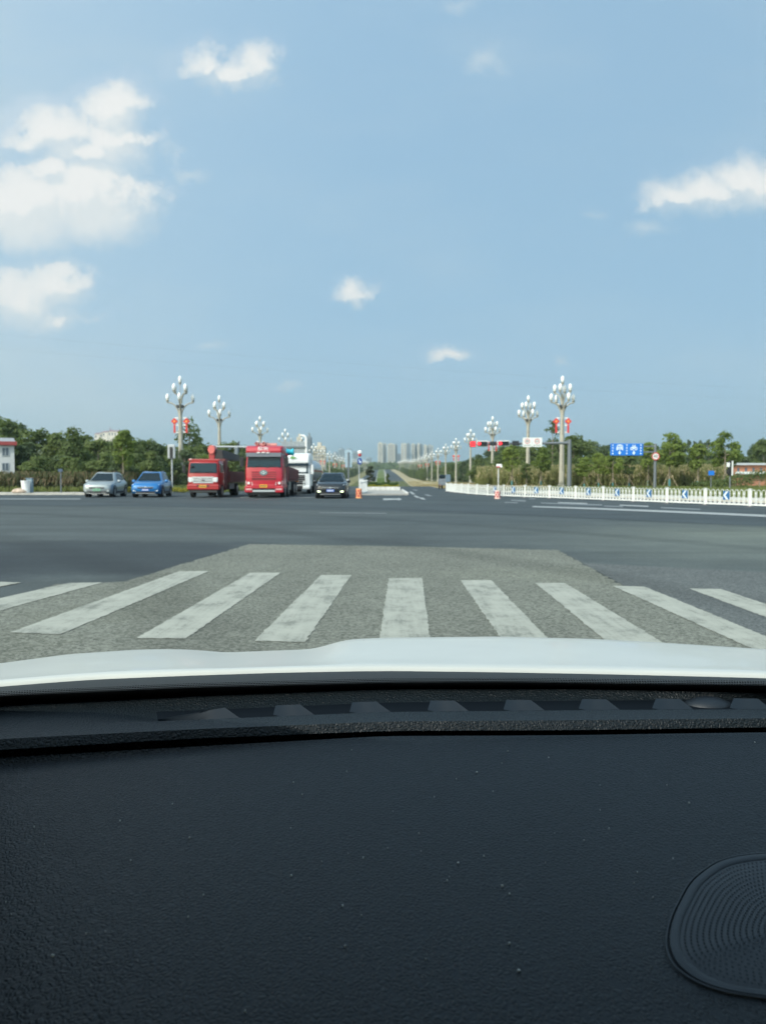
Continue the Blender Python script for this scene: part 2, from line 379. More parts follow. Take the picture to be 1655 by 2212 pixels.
# asphalt sheets
m_mid = asphalt('asphalt_worn', (.054, .065, .065), (.092, .109, .106), 55, .16, (.10, .9, 1), .72, [(-7.0, 13.0, 6.0, 3.1, (.56, .58, .63), .22), (-12, 11.5, 7, 2.6, (.72, .74, .78), .3), (10.5, 15.0, 6.5, 5.2, (1.55, 1.50, 1.36), .45), (14, 20, 9, 4.5, (1.25, 1.23, 1.15), .5), (1.5, 24, 9, 2.2, (.88, .9, .92), .5), (0.6, 19, .5, 5, (.9, .9, .9), .6)])
m_new = asphalt('asphalt_fresh', (.043, .056, .060), (.066, .081, .086), 45, .16, (.08, .7, 1), .75, [(4, 40, 12, 3, (1.12, 1.12, 1.1), .5), (-14, 36, 9, 2.5, (.88, .9, .92), .5)])
m_old = asphalt('asphalt_old', (.080, .085, .068), (.245, .254, .212), 40, .12, None, .85, [(-1.0, 9, .55, 9, (.90, .90, .90), .5), (0.75, 9, .5, 9, (.92, .92, .92), .5), (-2.8, 8.2, .6, 3, (.90, .90, .88), .5), (3, 10.5, 1.6, 1.0, (1.08, 1.08, 1.05), .6)])
m_grain = asphalt('asphalt_coarse', (.060, .068, .068), (.150, .162, .155), 42, .14)
def sheet(name, poly, z, mat, parent=None, kind='structure', n=None):
    mb = MB(); mb.add([(p[0], p[1], z) for p in poly], [tuple(range(len(poly)))])
    o = mb.build(name, mat, parent)
    if kind: o['kind'] = kind
    return o
_rz_ = random.Random(5)
def ragged(P, step, amp):
    out = []
    for i in range(len(P)):
        a, b = Vector(P[i]), Vector(P[(i + 1) % len(P)]); L = (b - a).length; n = max(1, int(L / step))
        if L < 1e-6: continue
        nn = Vector((-(b - a).y, (b - a).x)) / L
        for k in range(n):
            p = a.lerp(b, k / n) + nn * (_rz_.gauss(0, amp) if k else 0)
            out.append((p.x, p.y))
    return out
PX = lambda pts, z=0.0: [on_z(x, y, z) for x, y in pts]
def ccw(poly):
    a = sum(poly[i][0] * poly[(i + 1) % len(poly)][1] - poly[(i + 1) % len(poly)][0] * poly[i][1] for i in range(len(poly)))
    return poly if a > 0 else poly[::-1]
FENCE = [(5.64, 68.5), (6.0, 63.5), (6.5, 59), (7.2, 54.6), (8.25, 51.4), (9.15, 49.6), (10.15, 47.7), (11.2, 45.6), (12.2, 43.4), (13.2, 41.1), (14.2, 38.8), (15.25, 36.5), (16.3, 34.4), (17.4, 32.2), (18.5, 30.0), (19.6, 27.8), (20.8, 25.6)]
junction = sheet('junction_road', [(-90, -12), (70, -12), (70, 20), (30, 30), (16, 52), (11, 70), (10, 90), (-22, 90), (-22, 58), (-90, 58)], 0.0, m_mid)
far_poly = PX([(-500, 1092), (0, 1092), (301, 1094), (652, 1101), (829, 1104), (1178, 1116), (1655, 1137), (1900, 1150)], .004)
sheet('asphalt_overlay', [(far_poly[0].x, 57.8)] + [tuple(p)[:2] for p in far_poly] + [(31, 29), (15.6, 51.5), (10.6, 69.5), (9.8, 89.5), (-21.8, 89.5), (-21.8, 57.8)], .004, m_new, junction, None)
sheet('asphalt_approach', ragged([tuple(p)[:2] for p in PX([(540, 1175), (870, 1180), (1205, 1188), (1340, 1262), (1760, 1430), (1900, 2100), (-200, 2100), (-400, 1345), (-20, 1312), (120, 1262), (270, 1256)], .004)], .07, .022), .004, m_old, junction, None)
sheet('asphalt_patch', [tuple(p)[:2] for p in PX([(1215, 1193), (1262, 1216), (1655, 1236), (2000, 1248), (2300, 1600), (1760, 1430), (1342, 1262)], .006)], .006, m_grain, junction, None)
# carriageways up the hill
ys = list(np.arange(88, 330, 6)) + list(np.arange(330, 1210, 20))
def strip(name, x0f, x1f, dz, mat, ys=ys, parent=None, kind='structure', fz=zr, mid=1):
    mb = MB(); n = mid + 1
    vs = []
    for y in ys:
        a, b = x0f(y), x1f(y)
        for i in range(n): t = i / mid; vs.append((a + (b - a) * t, y, fz(y) + dz))
    fs = [(j * n + i, j * n + i + 1, (j + 1) * n + i + 1, (j + 1) * n + i) for j in range(len(ys) - 1) for i in range(mid)]
    o = mb.add(vs, fs).build(name, mat, parent)
    if kind: o['kind'] = kind
    return o
re_ = lambda y: float(np.interp(y, [60, 88, 110, 150, 270, 600, 1300], [10, 6.6, 7.4, 8.8, 10.0, 11.0, 11.6]))
le_ = lambda y: float(np.interp(y, [60, 90, 120, 160, 300, 1300], [-22, -20, -15, -12.2, -12.0, -13.5]))
mr_ = lambda y: float(np.interp(y, [60, 76, 100, 150, 300, 900, 1300], [1.6, 1.6, 1.7, 1.9, 2.6, 2.5, 2.4]))
ml_ = lambda y: float(np.interp(y, [60, 76, 100, 150, 300, 900, 1300], [-1.6, -1.6, -1.8, -2.1, -2.9, -6.2, -7.0]))
road_r = strip('road', mr_, re_, .004, m_new)
road_l = strip('road', le_, ml_, .004, m_new)
m_line = paint_mark('line_paint', (.33, .35, .345), (.08, .09, .1), .62)
m_faint = paint_mark('line_paint_worn', (.22, .245, .25), (.075, .083, .092), .52)
strip('edge_line', lambda y: re_(y) - .55, lambda y: re_(y) - .4, .03, m_faint, parent=road_r, kind=None)
strip('edge_line', lambda y: mr_(y) + .3, lambda y: mr_(y) + .45, .03, m_faint, parent=road_r, kind=None)
for lx in (5.2, 7.6):
    for y0 in range(100, 420, 15):
        strip('lane_dash', lambda y: lx - .08, lambda y: lx + .08, .034, m_faint, [y0, y0 + 6], road_r, None)
for lx in (-6.6, -9.2):
    for y0 in range(100, 300, 15):
        strip('lane_dash', lambda y: lx - .08, lambda y: lx + .08, .034, m_faint, [y0, y0 + 6], road_l, None)
# dry grass banks that rise from the road to the lamps
def bank(side):
    mb = MB(); Y = list(np.arange(84, 330, 6)) + list(np.arange(330, 1200, 25)); cols = 6; rng = random.Random(4)
    vs = []
    for y in Y:
        a = (re_(y) if side > 0 else le_(y)); b = (18.5 if side > 0 else -22.0)
        for i in range(cols + 1):
            t = i / cols; x = a + (b - a) * t
            zz = zr(y) * (1 - t) + zv(y) * t + .02 + (rng.uniform(0, .12) if 0 < i < cols else 0)
            vs.append((x, y, max(zz, gz(x, y) - .01)))
    n = cols + 1
    fs = [(j * n + i, j * n + i + 1, (j + 1) * n + i + 1, (j + 1) * n + i) for j in range(len(Y) - 1) for i in range(cols)]
    if side < 0: fs = [f[::-1] for f in fs]
    o = mb.add(vs, fs).build('dry_grass_bank', m_dry if side > 0 else m_olive, smooth=60); o['kind'] = 'structure'
bank(1); bank(-1)

# crosswalk and painted marks on the near asphalt
m_zebra = paint_mark('zebra_paint', (.405, .412, .352), (.150, .158, .132), .512, 45)
ZEB = [[(-260, 1258), (-60, 1255), (48, 1258), (-150, 1296), (-330, 1318)],
       [(150, 1259), (222, 1258), (-120, 1352), (-260, 1350)],
       [(387, 1234), (454, 1233), (132, 1370), (22, 1366)],
       [(541, 1237), (607, 1237), (402, 1379), (296, 1378)],
       [(694, 1242), (759, 1242), (660, 1387), (550, 1384)],
       [(840, 1249), (912, 1248), (931, 1392), (817, 1392)],
       [(994, 1253), (1061, 1253), (1196, 1392), (1092, 1392)],
       [(1155, 1259), (1220, 1259), (1455, 1402), (1330, 1402)],
       [(1322, 1265), (1392, 1267), (1700, 1393), (1640, 1408)],
       [(1488, 1271), (1555, 1272), (1860, 1372), (1800, 1388)]]
for q in ZEB:
    P = ccw([tuple(p)[:2] for p in PX(q, .009)])
    P = ragged(P, .05, .0055); mb = MB()
    cx_ = sum(p[0] for p in P) / len(P); cy_ = sum(p[1] for p in P) / len(P)
    mb.add([(p[0], p[1], .009) for p in P], [tuple(range(len(P)))]).build('crosswalk_stripe', m_zebra, junction)
_rr = random.Random(12)
def mark(name, q, mat=None, z=.009):
    P = ccw([tuple(p)[:2] for p in PX(q, z)])
    return MB().add([(p[0], p[1], z) for p in P], [tuple(range(len(P)))]).build(name, mat or m_line, junction)
mark('stop_line', [(1150, 1093), (1300, 1097.5), (1480, 1104.5), (1700, 1114), (1700, 1118.5), (1480, 1108.5), (1300, 1101), (1150, 1095.5)])
mark('crosswalk_bar', [(1168, 1085.5), (1300, 1089.5), (1300, 1092), (1168, 1087.5)], m_faint)
mark('crosswalk_bar', [(1205, 1084.6), (1268, 1086.6), (1268, 1088.6), (1205, 1086.4)])
mark('crosswalk_bar', [(1304, 1092), (1345, 1093.3), (1345, 1095.6), (1304, 1094)], m_faint)
mark('crosswalk_bar', [(1338, 1090), (1400, 1092.5), (1400, 1095), (1338, 1092.2)])
mark('crosswalk_bar', [(1427, 1095.3), (1512, 1099), (1512, 1101.6), (1427, 1097.6)], m_faint)
mark('crosswalk_bar', [(1104, 1079.4), (1135, 1080.6), (1135, 1083.6), (1104, 1081.6)], m_faint)
mark('crosswalk_bar', [(1090, 1084), (1118, 1085), (1118, 1087), (1090, 1086)], m_faint)
mark('crosswalk_bar', [(1142, 1076.4), (1156, 1076.8), (1156, 1078.6), (1142, 1078)], m_faint)
mark('lane_dash', [(893, 1071), (898, 1070.4), (909, 1074.8), (901, 1075.4)])
mark('lane_dash', [(905, 1074.6), (914, 1075), (920, 1079.4), (910, 1078.4)])
mark('lane_dash', [(916, 1068), (925, 1068), (935, 1071.6), (924, 1071.6)], m_faint)
mark('lane_dash', [(891, 1057.6), (900, 1058), (903, 1060), (894, 1059.6)], m_faint)
mark('lane_dash', [(884, 1062), (890, 1062.4), (898, 1068), (890, 1067.6)])
mark('direction_arrow', [(828, 1076.4), (858, 1076.8), (862, 1075.6), (868, 1078.4), (862, 1081), (857, 1079.6), (828, 1080.4)])
mark('worn_line', [(690, 1107), (760, 1107.3), (835, 1108.4), (835, 1109.6), (760, 1108.8), (690, 1108)], m_faint)
mark('stop_line', [(0, 1076.5), (175, 1076.5), (175, 1079), (0, 1079)], m_faint)
mark('stop_line', [(520, 1073.6), (600, 1073.6), (680, 1073.6), (680, 1075), (520, 1075)], m_faint)

# pavements with kerbs
m_kerb = principled('kerb_stone', (.46, .45, .41), .85, var=.2, vscale=1.2)
m_pave = principled('pavement', (.42, .40, .35), .9, var=.14, vscale=.8)
def kerbed(name, poly, h=.13, mat=m_pave):
    return struct(MB().prism_xy(poly, -.05, h).build(name, mat))
kerbed('pavement', [(-90, 57.5), (-20.5, 57.5), (-20.2, 61), (-22.5, 61.5), (-90, 61.5)])
mbk = MB()
for i in range(70): mbk.box(-90 + i * 1.0 + .01, -89 + i - .01, 57.32, 57.5, -.05, .15)
o = struct(mbk.build('kerb', m_kerb))
off = []
for i, (x, y) in enumerate(FENCE):
    a = FENCE[max(i - 1, 0)]; b = FENCE[min(i + 1, len(FENCE) - 1)]
    d = Vector((b[0] - a[0], b[1] - a[1], 0)).normalized(); off.append(Vector((x, y, 0)) + Vector((-d.y, d.x, 0)) * 1.0)
nrm = lambda i: (lambda d: Vector((-d.y, d.x, 0)))(Vector((FENCE[min(i + 1, len(FENCE) - 1)][0] - FENCE[max(i - 1, 0)][0], FENCE[min(i + 1, len(FENCE) - 1)][1] - FENCE[max(i - 1, 0)][1], 0)).normalized())
inner = [Vector((*FENCE[i], 0)) + nrm(i) * 5.0 for i in range(len(FENCE))]; outer = [Vector((*FENCE[i], 0)) + nrm(i) * 9.6 for i in range(len(FENCE))]
lawn_e = [Vector((*FENCE[i], 0)) + nrm(i) * 30 for i in range(len(FENCE))]
ext0 = inner[:]; 
kerbed('pavement', [tuple(p)[:2] for p in inner] + [tuple(p)[:2] for p in outer[::-1]], .12, principled('pavement_pale', (.55, .52, .45), .9, var=.1, vscale=.8))
struct(MB().prism_xy([tuple(p)[:2] for p in outer] + [tuple(p)[:2] for p in lawn_e[::-1]] , -.05, .10).build('grass_verge', m_lawn))

# median nose, kerb, hedges and grass
m_white_kerb = principled('white_kerb', (.62, .62, .59), .8, var=.18, vscale=1.5)
median = struct(MB().prism_xy([(-1.75, 56.2), (1.85, 56.2), (1.75, 60), (1.58, 88), (-1.58, 88), (-1.7, 60)], -.05, .10).build('median_island', principled('median_concrete', (.36, .35, .32), .9, var=.15)))
for i in range(7):
    x0 = -1.62 + i * .462
    MB().box(x0 + .008, x0 + .454, 71.6, 71.9, .095, .42).build('kerb_stone', m_white_kerb, median, bevel=.02)
for s in (-1, 1):
    for i in range(16):
        y0 = 56.3 + i * 1.0
        MB().box(s * 1.83 - .12 if s > 0 else -1.86, s * 1.83 + .03 if s > 0 else -1.71, y0, y0 + .98, -.04, .20).build('kerb_stone', m_white_kerb, median)
strip('median_kerb', ml_, lambda y: ml_(y) + .18, .14, m_white_kerb, ys=list(np.arange(72, 330, 6)) + list(np.arange(330, 1200, 25)))
strip('median_kerb', lambda y: mr_(y) - .18, mr_, .14, m_white_kerb, ys=list(np.arange(72, 330, 6)) + list(np.arange(330, 1200, 25)))
br_ = lambda y: float(np.interp(y, [60, 100, 200, 900], [1.42, 1.2, .9, 1.0]))
strip('median_margin', br_, lambda y: mr_(y) - .18, .12, principled('median_gravel', (.30, .29, .24), .95, var=.2, vscale=.8), ys=list(np.arange(72, 330, 6)) + list(np.arange(330, 1200, 25)))
strip('median_bed', lambda y: ml_(y) + .18, br_, .12, m_lawn, ys=list(np.arange(72, 330, 6)) + list(np.arange(330, 1200, 25)))
#@@VEG
# ------------------------------------------------------------------ vegetation
def quads_mesh(name, V, mat):
    """V: (n,4,3) array of quads"""
    n = V.shape[0]
    me = bpy.data.meshes.new(name)
    me.vertices.add(n * 4); me.vertices.foreach_set('co', V.astype(np.float32).ravel())
    me.loops.add(n * 4); me.loops.foreach_set('vertex_index', np.arange(n * 4, dtype=np.int32))
    me.polygons.add(n); me.polygons.foreach_set('loop_start', np.arange(0, n * 4, 4, dtype=np.int32))
    try: me.polygons.foreach_set('loop_total', np.full(n, 4, dtype=np.int32))
    except Exception: pass
    me.materials.append(mat); me.update(calc_edges=True); me.validate()
    return me
def leaf_quads(rs, P, N, size, asp=.6):
    n = len(P); r = rs.normal(size=(n, 3))
    t = np.cross(N, r); t /= np.linalg.norm(t, axis=1)[:, None] + 1e-9
    b = np.cross(N, t)
    s = size * rs.uniform(.6, 1.35, (n, 1))
    t = t * s; b = b * s * asp
    return np.stack([P - t, P + b * .9 - t * .1, P + t, P - b * .9 + t * .1], 1)
def crown_mesh(name, seed, z0, z1, rad, n, leaf, clumps, mat, shape='egg', gap=.30):
    rs = np.random.RandomState(seed)
    c = []
    for i in range(clumps):
        for _ in range(20):
            t = rs.uniform(0.03, .98)
            if shape == 'egg': rr = rad * math.sin(math.pi * min(1, t ** .75)) ** .6
            elif shape == 'cone': rr = rad * (1 - t) ** .8 + .08 * rad
            elif shape == 'wide': rr = rad * math.sin(math.pi * min(1, t ** .6)) ** .5
            else: rr = rad * (.55 + .45 * math.sin(7 * t + seed)) * math.sin(math.pi * t) ** .4
            a = rs.uniform(0, 2 * math.pi); q = rs.uniform(.35, 1.0) ** .6 * rr * .86
            p = np.array([q * math.cos(a), q * math.sin(a), z0 + (z1 - z0) * t])
            if all(np.linalg.norm(p - o[0]) > gap * rad * .6 for o in c): break
        c.append((p, rad * rs.uniform(.20, .40) * (1 if shape != 'cone' else .75)))
    P = []; N = []
    per = n // clumps
    for p, r in c:
        d = rs.normal(size=(per, 3)); d /= np.linalg.norm(d, axis=1)[:, None]
        d[:, 2] = np.abs(d[:, 2]) * np.where(rs.rand(per) < .75, 1, -1)
        q = p + d * r * rs.uniform(.55, 1.1, (per, 1)) * np.array([1.15, 1.15, .8])
        P.append(q); nn = d + rs.normal(size=(per, 3)) * .55 + np.array([0, 0, .35]); N.append(nn / np.linalg.norm(nn, axis=1)[:, None])
    P = np.concatenate(P); N = np.concatenate(N)
    return quads_mesh(name, leaf_quads(rs, P, N, leaf), mat), [p for p, r in c]
m_leaf = foliage('leaf_green', (.052, .085, .030), (.195, .245, .088), .38)
m_leaf_b = foliage('leaf_bright', (.075, .12, .030), (.27, .34, .085), .42)
m_leaf_d = foliage('leaf_dark', (.05, .082, .042), (.14, .185, .09), .34)
m_leaf_x = foliage('leaf_blue', (.05, .065, .045), (.11, .13, .085), .3)
m_bark = principled('bark', (.26, .22, .17), .95, var=.35, vscale=4)
m_stake = principled('stake_wood', (.36, .29, .20), .9, var=.25, vscale=3)
m_wrap = principled('trunk_wrap', (.08, .24, .25), .8, var=.2)
def trunk_mb(tips, h, r, seed, limbs=6):
    rng = random.Random(seed); mb = MB()
    mb.tube([(0, 0, -.1), (rng.uniform(-.06, .06), 0, h * .45), (rng.uniform(-.12, .12), rng.uniform(-.1, .1), h)], [r * 1.25, r * .9, r * .45], 7)
    for p in rng.sample(tips, min(limbs, len(tips))):
        z = max(h * .35, min(h * .85, p[2] - .3 * math.hypot(p[0], p[1])))
        mb.tube([(0, 0, z), (p[0] * .5, p[1] * .5, z + (p[2] - z) * .35), tuple(p)], [r * .45, r * .28, r * .1], 5)
    return mb
PROTO = {}
def mk(key, name, cat, seed, z0, z1, rad, n, leaf, clumps, shape, mat, th, tr, stakes=False, limbs=6, gap=.3):
    me, tips = crown_mesh('crown', seed, z0, z1, rad, n, leaf, clumps, mat, shape, gap)
    t = thing(name, None, cat, (0, 0, -500))
    o = bpy.data.objects.new('crown', me); C.objects.link(o); o.parent = t
    trunk_mb([tuple(p) for p in tips], th, tr, seed, limbs).build('trunk', m_bark, t, smooth=50)
    if stakes:
        for k in range(3):
            a = k * 2.09 + .5
            MB().tube([(1.05 * math.cos(a), 1.05 * math.sin(a), -.05), (.06 * math.cos(a), .06 * math.sin(a), 1.75)], .035, 5).build('stake', m_stake, t)
        MB().tube([(0, 0, .3), (0, 0, 1.05)], tr * 1.35, 8).build('trunk_wrap', m_wrap, t)
    PROTO[key] = [t, False]
mk('street0', 'street_tree', 'tree', 11, 2.5, 6.0, 1.45, 2300, .16, 30, 'egg', m_leaf_b, 4.8, .085, True)
mk('street1', 'street_tree', 'tree', 12, 2.5, 6.0, 1.75, 2400, .16, 32, 'wide', m_leaf_b, 4.6, .085, True)
mk('street2', 'street_tree', 'tree', 13, 2.7, 6.0, 1.25, 1800, .16, 24, 'egg', m_leaf, 5.0, .08, True)
mk('wood0', 'broadleaf_tree', 'tree', 21, .7, 10, 3.3, 3600, .30, 46, 'egg', m_leaf, 8, .2)
mk('wood1', 'broadleaf_tree', 'tree', 22, .6, 10, 3.9, 3800, .32, 44, 'wide', m_leaf, 8, .2)
mk('wood2', 'broadleaf_tree', 'tree', 23, .5, 10, 2.7, 3200, .28, 40, 'egg', m_leaf_d, 8, .2)
mk('wood3', 'broadleaf_tree', 'tree', 24, .8, 10, 3.2, 3400, .30, 40, 'lump', m_leaf, 8, .2)
mk('conifer0', 'conifer_tree', 'tree', 31, .8, 10, 2.1, 2600, .22, 46, 'cone', m_leaf_d, 9.4, .16)
mk('conifer1', 'conifer_tree', 'tree', 32, 1.0, 10, 1.7, 2300, .22, 40, 'cone', m_leaf_d, 9.4, .16)
mk('sparse0', 'tall_tree', 'tree', 41, 3.5, 10, 1.9, 420, .22, 20, 'lump', m_leaf, 9.2, .12, gap=.5, limbs=14)
mk('sparse1', 'tall_tree', 'tree', 42, 2.8, 10, 2.3, 900, .24, 26, 'lump', m_leaf, 9.0, .12, gap=.5, limbs=14)
rt = random.Random(77)
def plant(key, X, Y, h, label, group=None, wide=1.0, z=None, name=None):
    t, used = PROTO[key]
    if not used: PROTO[key][1] = True
    else: t = copy_tree(t)
    base = 6.0 if key.startswith('street') else 10.0
    s = h / base; w = s * wide
    t.location = (X, Y, gz(X, Y) - .05 if z is None else z); t.rotation_euler = (0, 0, rt.uniform(0, 6.28)); t.scale = (w, w, s)
    tag(t, label, 'tree', group); return t
LM_R = [(1075, 'behind the left signal head'), (1102, 'behind the right signal head'), (1126, 'behind the second right lamp'), (1160, 'behind the double white signs'), (1200, 'left of the nearest right lamp'), (1240, 'behind the grey mast pole'), (1275, 'just right of the grey mast'), (1312, 'left of the blue lane sign'), (1350, 'behind the left half of the blue lane sign'), (1390, 'behind the right half of the blue lane sign'), (1430, 'behind the round 40 sign'), (1465, 'behind the tall tree right of the 40 sign'), (1535, 'behind the small blue notice board'), (1600, 'behind the far right pedestrian signal'), (9999, 'at the right edge of the view')]
LM_L = [(0, 'at the left edge of the view'), (70, 'right of the white house'), (110, 'behind the white bin'), (145, 'behind the thin board post'), (178, 'left of the silver car'), (228, 'behind the left half of the silver car'), (280, 'behind the right half of the silver car'), (325, 'behind the left half of the blue car'), (372, 'behind the right half of the blue car'), (400, 'at the nearest left lamp'), (440, 'behind the left of the crane truck cab'), (475, 'behind the right of the crane truck cab'), (9999, 'between the two red trucks')]
KIND = {'wood0': 'round', 'wood1': 'broad', 'wood2': 'dark narrow', 'wood3': 'lumpy', 'conifer0': 'pointed', 'conifer1': 'slim pointed'}
def where(x, table): return next(t for lim, t in table if x < lim)
def plant_px(key, x, ytop, Y, label, group=None, wide=1.0):
    p = at_Y(x, ytop, Y); z = gz(p.x, Y) - .05
    return plant(key, p.x, Y, p.z - z, label, group, wide)

# right: staked young trees on the verge behind the fence
for i, (x, yt, Y, k, lab, w) in enumerate([
    (1106, 962, 92, 0, 'young tree left of the double white speed signs, its crown dark and dense', 1.0),
    (1137, 1003, 88, 2, 'small low young tree growing in front of the second lamp post on the right', 1.25),
    (1169, 966, 90, 1, 'young tree with a slim upright crown under the double white speed signs', .85),
    (1262, 990, 86, 1, 'low bright green young tree just right of the grey signal mast', 1.2),
    (1293, 980, 86, 0, 'bright young tree between the signal mast and the blue lane sign', 1.0),
    (1324, 976, 85, 1, 'young tree whose crown meets the left end of the blue lane sign', .95),
    (1359, 981, 86, 2, 'slender young tree standing directly below the blue lane sign', 1.15),
    (1400, 957, 92, 0, 'young tree hidden partly by the blue lane sign, next to its grey post', .8),
    (1447, 938, 88, 1, 'tall leafy young tree to the right of the round 40 sign', 1.0),
    (1508, 960, 87, 0, 'leafy young tree behind the small blue notice board', .95),
    (1567, 936, 86, 1, 'tallest bright tree, behind the pedestrian signal on the right', .95)]):
    plant_px('street%d' % k, x, yt, Y, lab, 'young staked trees on the right verge', w)
# the line of trees behind the right lamps, running up the hill
n = 0
for y in list(np.arange(104, 420, 7.5)) + list(np.arange(430, 760, 13)):
    X = 24.5 + rt.uniform(-1, 1.5) + (y - 100) * .004
    key = rt.choice(['wood0', 'wood2', 'wood3', 'wood0'])
    nb = ['nearest', 'second', 'third', 'fourth', 'fifth', 'sixth', 'seventh', 'eighth', 'ninth', 'tenth'][max(0, min(9, int((y - 72) / 37)))]
    lab = KIND[key] + ' roadside tree just behind the ' + nb + ' lamp of the right row' if y < 420 else 'small far roadside tree in the line behind the right-hand lamps up the hill'
    plant(key, X, y, rt.uniform(5.0, 7.4), lab, 'trees lining the right of the far road' if y < 420 else 'far trees lining the right of the road', rt.uniform(.8, 1.1))
for y in list(np.arange(112, 400, 8.5)) + list(np.arange(410, 760, 14)):
    X = -28.5 + rt.uniform(-1.5, 1); key = rt.choice(['wood0', 'wood2', 'wood3'])
    nb = ['nearest', 'second', 'third', 'fourth', 'fifth', 'sixth', 'seventh', 'eighth', 'ninth', 'tenth'][max(0, min(9, int((y - 72) / 37)))]
    lab = KIND[key] + ' roadside tree just behind the ' + nb + ' lamp of the left row' if y < 400 else 'small far roadside tree in the line behind the left-hand lamps up the hill'
    plant(key, X, y, rt.uniform(4.4, 6.4), lab, 'trees lining the left of the far road' if y < 400 else 'far trees lining the left of the road', rt.uniform(.8, 1.1))

for y in np.arange(330, 760, 12.5):
    for X in (17.9, -20.6):
        plant(rt.choice(['wood0', 'wood2']), X + rt.uniform(-.5, .5), y, rt.uniform(4.2, 5.6), 'small far tree at the road edge of the %s lamps up the hill' % ('right-hand' if X > 0 else 'left-hand'), 'far trees at the road edge of the lamps', .9)
# left: the belt of trees behind the crop field, outline taken tree by tree
LEFT = [(-35, 900, 98, 'wood1'), (8, 906, 96, 'wood0'), (40, 916, 112, 'wood2'), (80, 930, 84, 'wood1'), (112, 948, 100, 'wood2'), (128, 934, 82, 'wood0'), (158, 929, 78, 'wood3'),
        (184, 938, 92, 'wood0'), (212, 951, 84, 'wood1'), (232, 953, 98, 'wood2'), (252, 952, 82, 'wood3'), (278, 938, 96, 'conifer0'), (292, 950, 80, 'wood0'), (318, 952, 94, 'wood1'),
        (338, 957, 82, 'wood2'), (356, 962, 100, 'wood0'), (415, 966, 96, 'wood1'), (434, 955, 104, 'conifer1'), (452, 960, 92, 'wood0'), (478, 962, 108, 'wood2'), (500, 957, 98, 'wood1'), (525, 964, 104, 'wood0'), (62, 955, 80, 'wood2'), (400, 972, 84, 'wood2'), (372, 968, 88, 'wood3')]
for i, (x, yt, Y, k) in enumerate(LEFT):
    side = ('beside the white house' if x < 60 else 'behind the silver car' if 170 < x < 285 else 'behind the blue car' if 284 < x < 372 else 'behind the red crane truck' if x > 400 else 'left of the silver car' if x < 170 else 'near the left lamp post')
    kind = {'wood0': 'round leafy tree', 'wood1': 'broad spreading tree', 'wood2': 'dark narrow tree', 'wood3': 'lumpy uneven tree', 'conifer0': 'pointed dark conifer', 'conifer1': 'slim pointed conifer'}[k]
    o = plant_px(k, x, yt, Y, kind + ' in the left woodland, ' + where(x, LM_L), 'trees in the left belt of woodland', 1.0 if k != 'wood2' else .95)
# undergrowth trees fill the belt towards its foot
for i in range(34):
    x = -40 + i * 17.5 + rt.uniform(-6, 6)
    if 360 < x < 400 or x < 52: continue
    k = rt.choice(['wood1', 'wood0', 'wood3', 'wood2'])
    plant_px(k, x, rt.uniform(975, 1000), rt.uniform(70, 80) if x < 380 else rt.uniform(86, 96), 'low ' + KIND[k] + ' tree, foot of left woodland, ' + where(x, LM_L), 'low trees at the foot of the left woodland', 1.25)
plant_px('street0', 266, 931, 66, 'slim street tree with a pale trunk at the kerb left of the silver car', None, .8).location.y += 0
plant_px('street1', 445, 985, 72, 'small street tree half hidden by the red crane truck', None, .9)
plant_px('sparse1', 408, 902, 118, 'tall thin airy tree behind the nearest left lamp post', None, 1.0)
plant_px('sparse1', 425, 925, 122, 'second airy tall tree with thin foliage right of the left lamp post', None, .8)
plant_px('sparse0', 1194, 903, 104, 'nearly bare tall tree beside the nearest right lamp post', None, .7)
# right: wood on the low hill behind the verge
for i in range(46):
    x = 1040 + i * 14.5 + rt.uniform(-6, 6)
    yt = float(np.interp(x, [1000, 1040, 1100, 1180, 1240, 1262, 1290, 1330, 1420, 1480, 1560, 1600, 1640, 1680], [985, 972, 966, 958, 950, 951, 960, 963, 965, 962, 975, 985, 960, 950])) + rt.uniform(-3, 9)
    Y = rt.uniform(150, 215)
    k = rt.choice(['wood0', 'wood1', 'wood2', 'wood3', 'conifer1', 'wood2'])
    plant_px(k, x, yt, Y, KIND[k] + ' tree on the right skyline, ' + where(x, LM_R), 'woodland trees on the right hill', rt.uniform(.85, 1.15))
for i in range(40):
    x = 1030 + i * 17 + rt.uniform(-7, 7)
    k = rt.choice(['wood0', 'wood1', 'wood3'])
    plant_px(k, x, rt.uniform(992, 1012), rt.uniform(118, 140), 'low ' + KIND[k] + ' tree, foot of right wood, ' + where(x, LM_R), 'low trees at the edge of the right wood', 1.3)
for x, yt in ((1487, 950), (1500, 953), (1513, 951), (1530, 949), (1521, 956)):
    plant_px('conifer0', x, yt, 240 + rt.uniform(-10, 10), 'dark pointed conifer in the small group above the far right trees', 'conifers on the right skyline', .8)
plant_px('wood1', 1650, 950, 120, 'big dark tree at the right edge of the view above the brick building', None, .8)

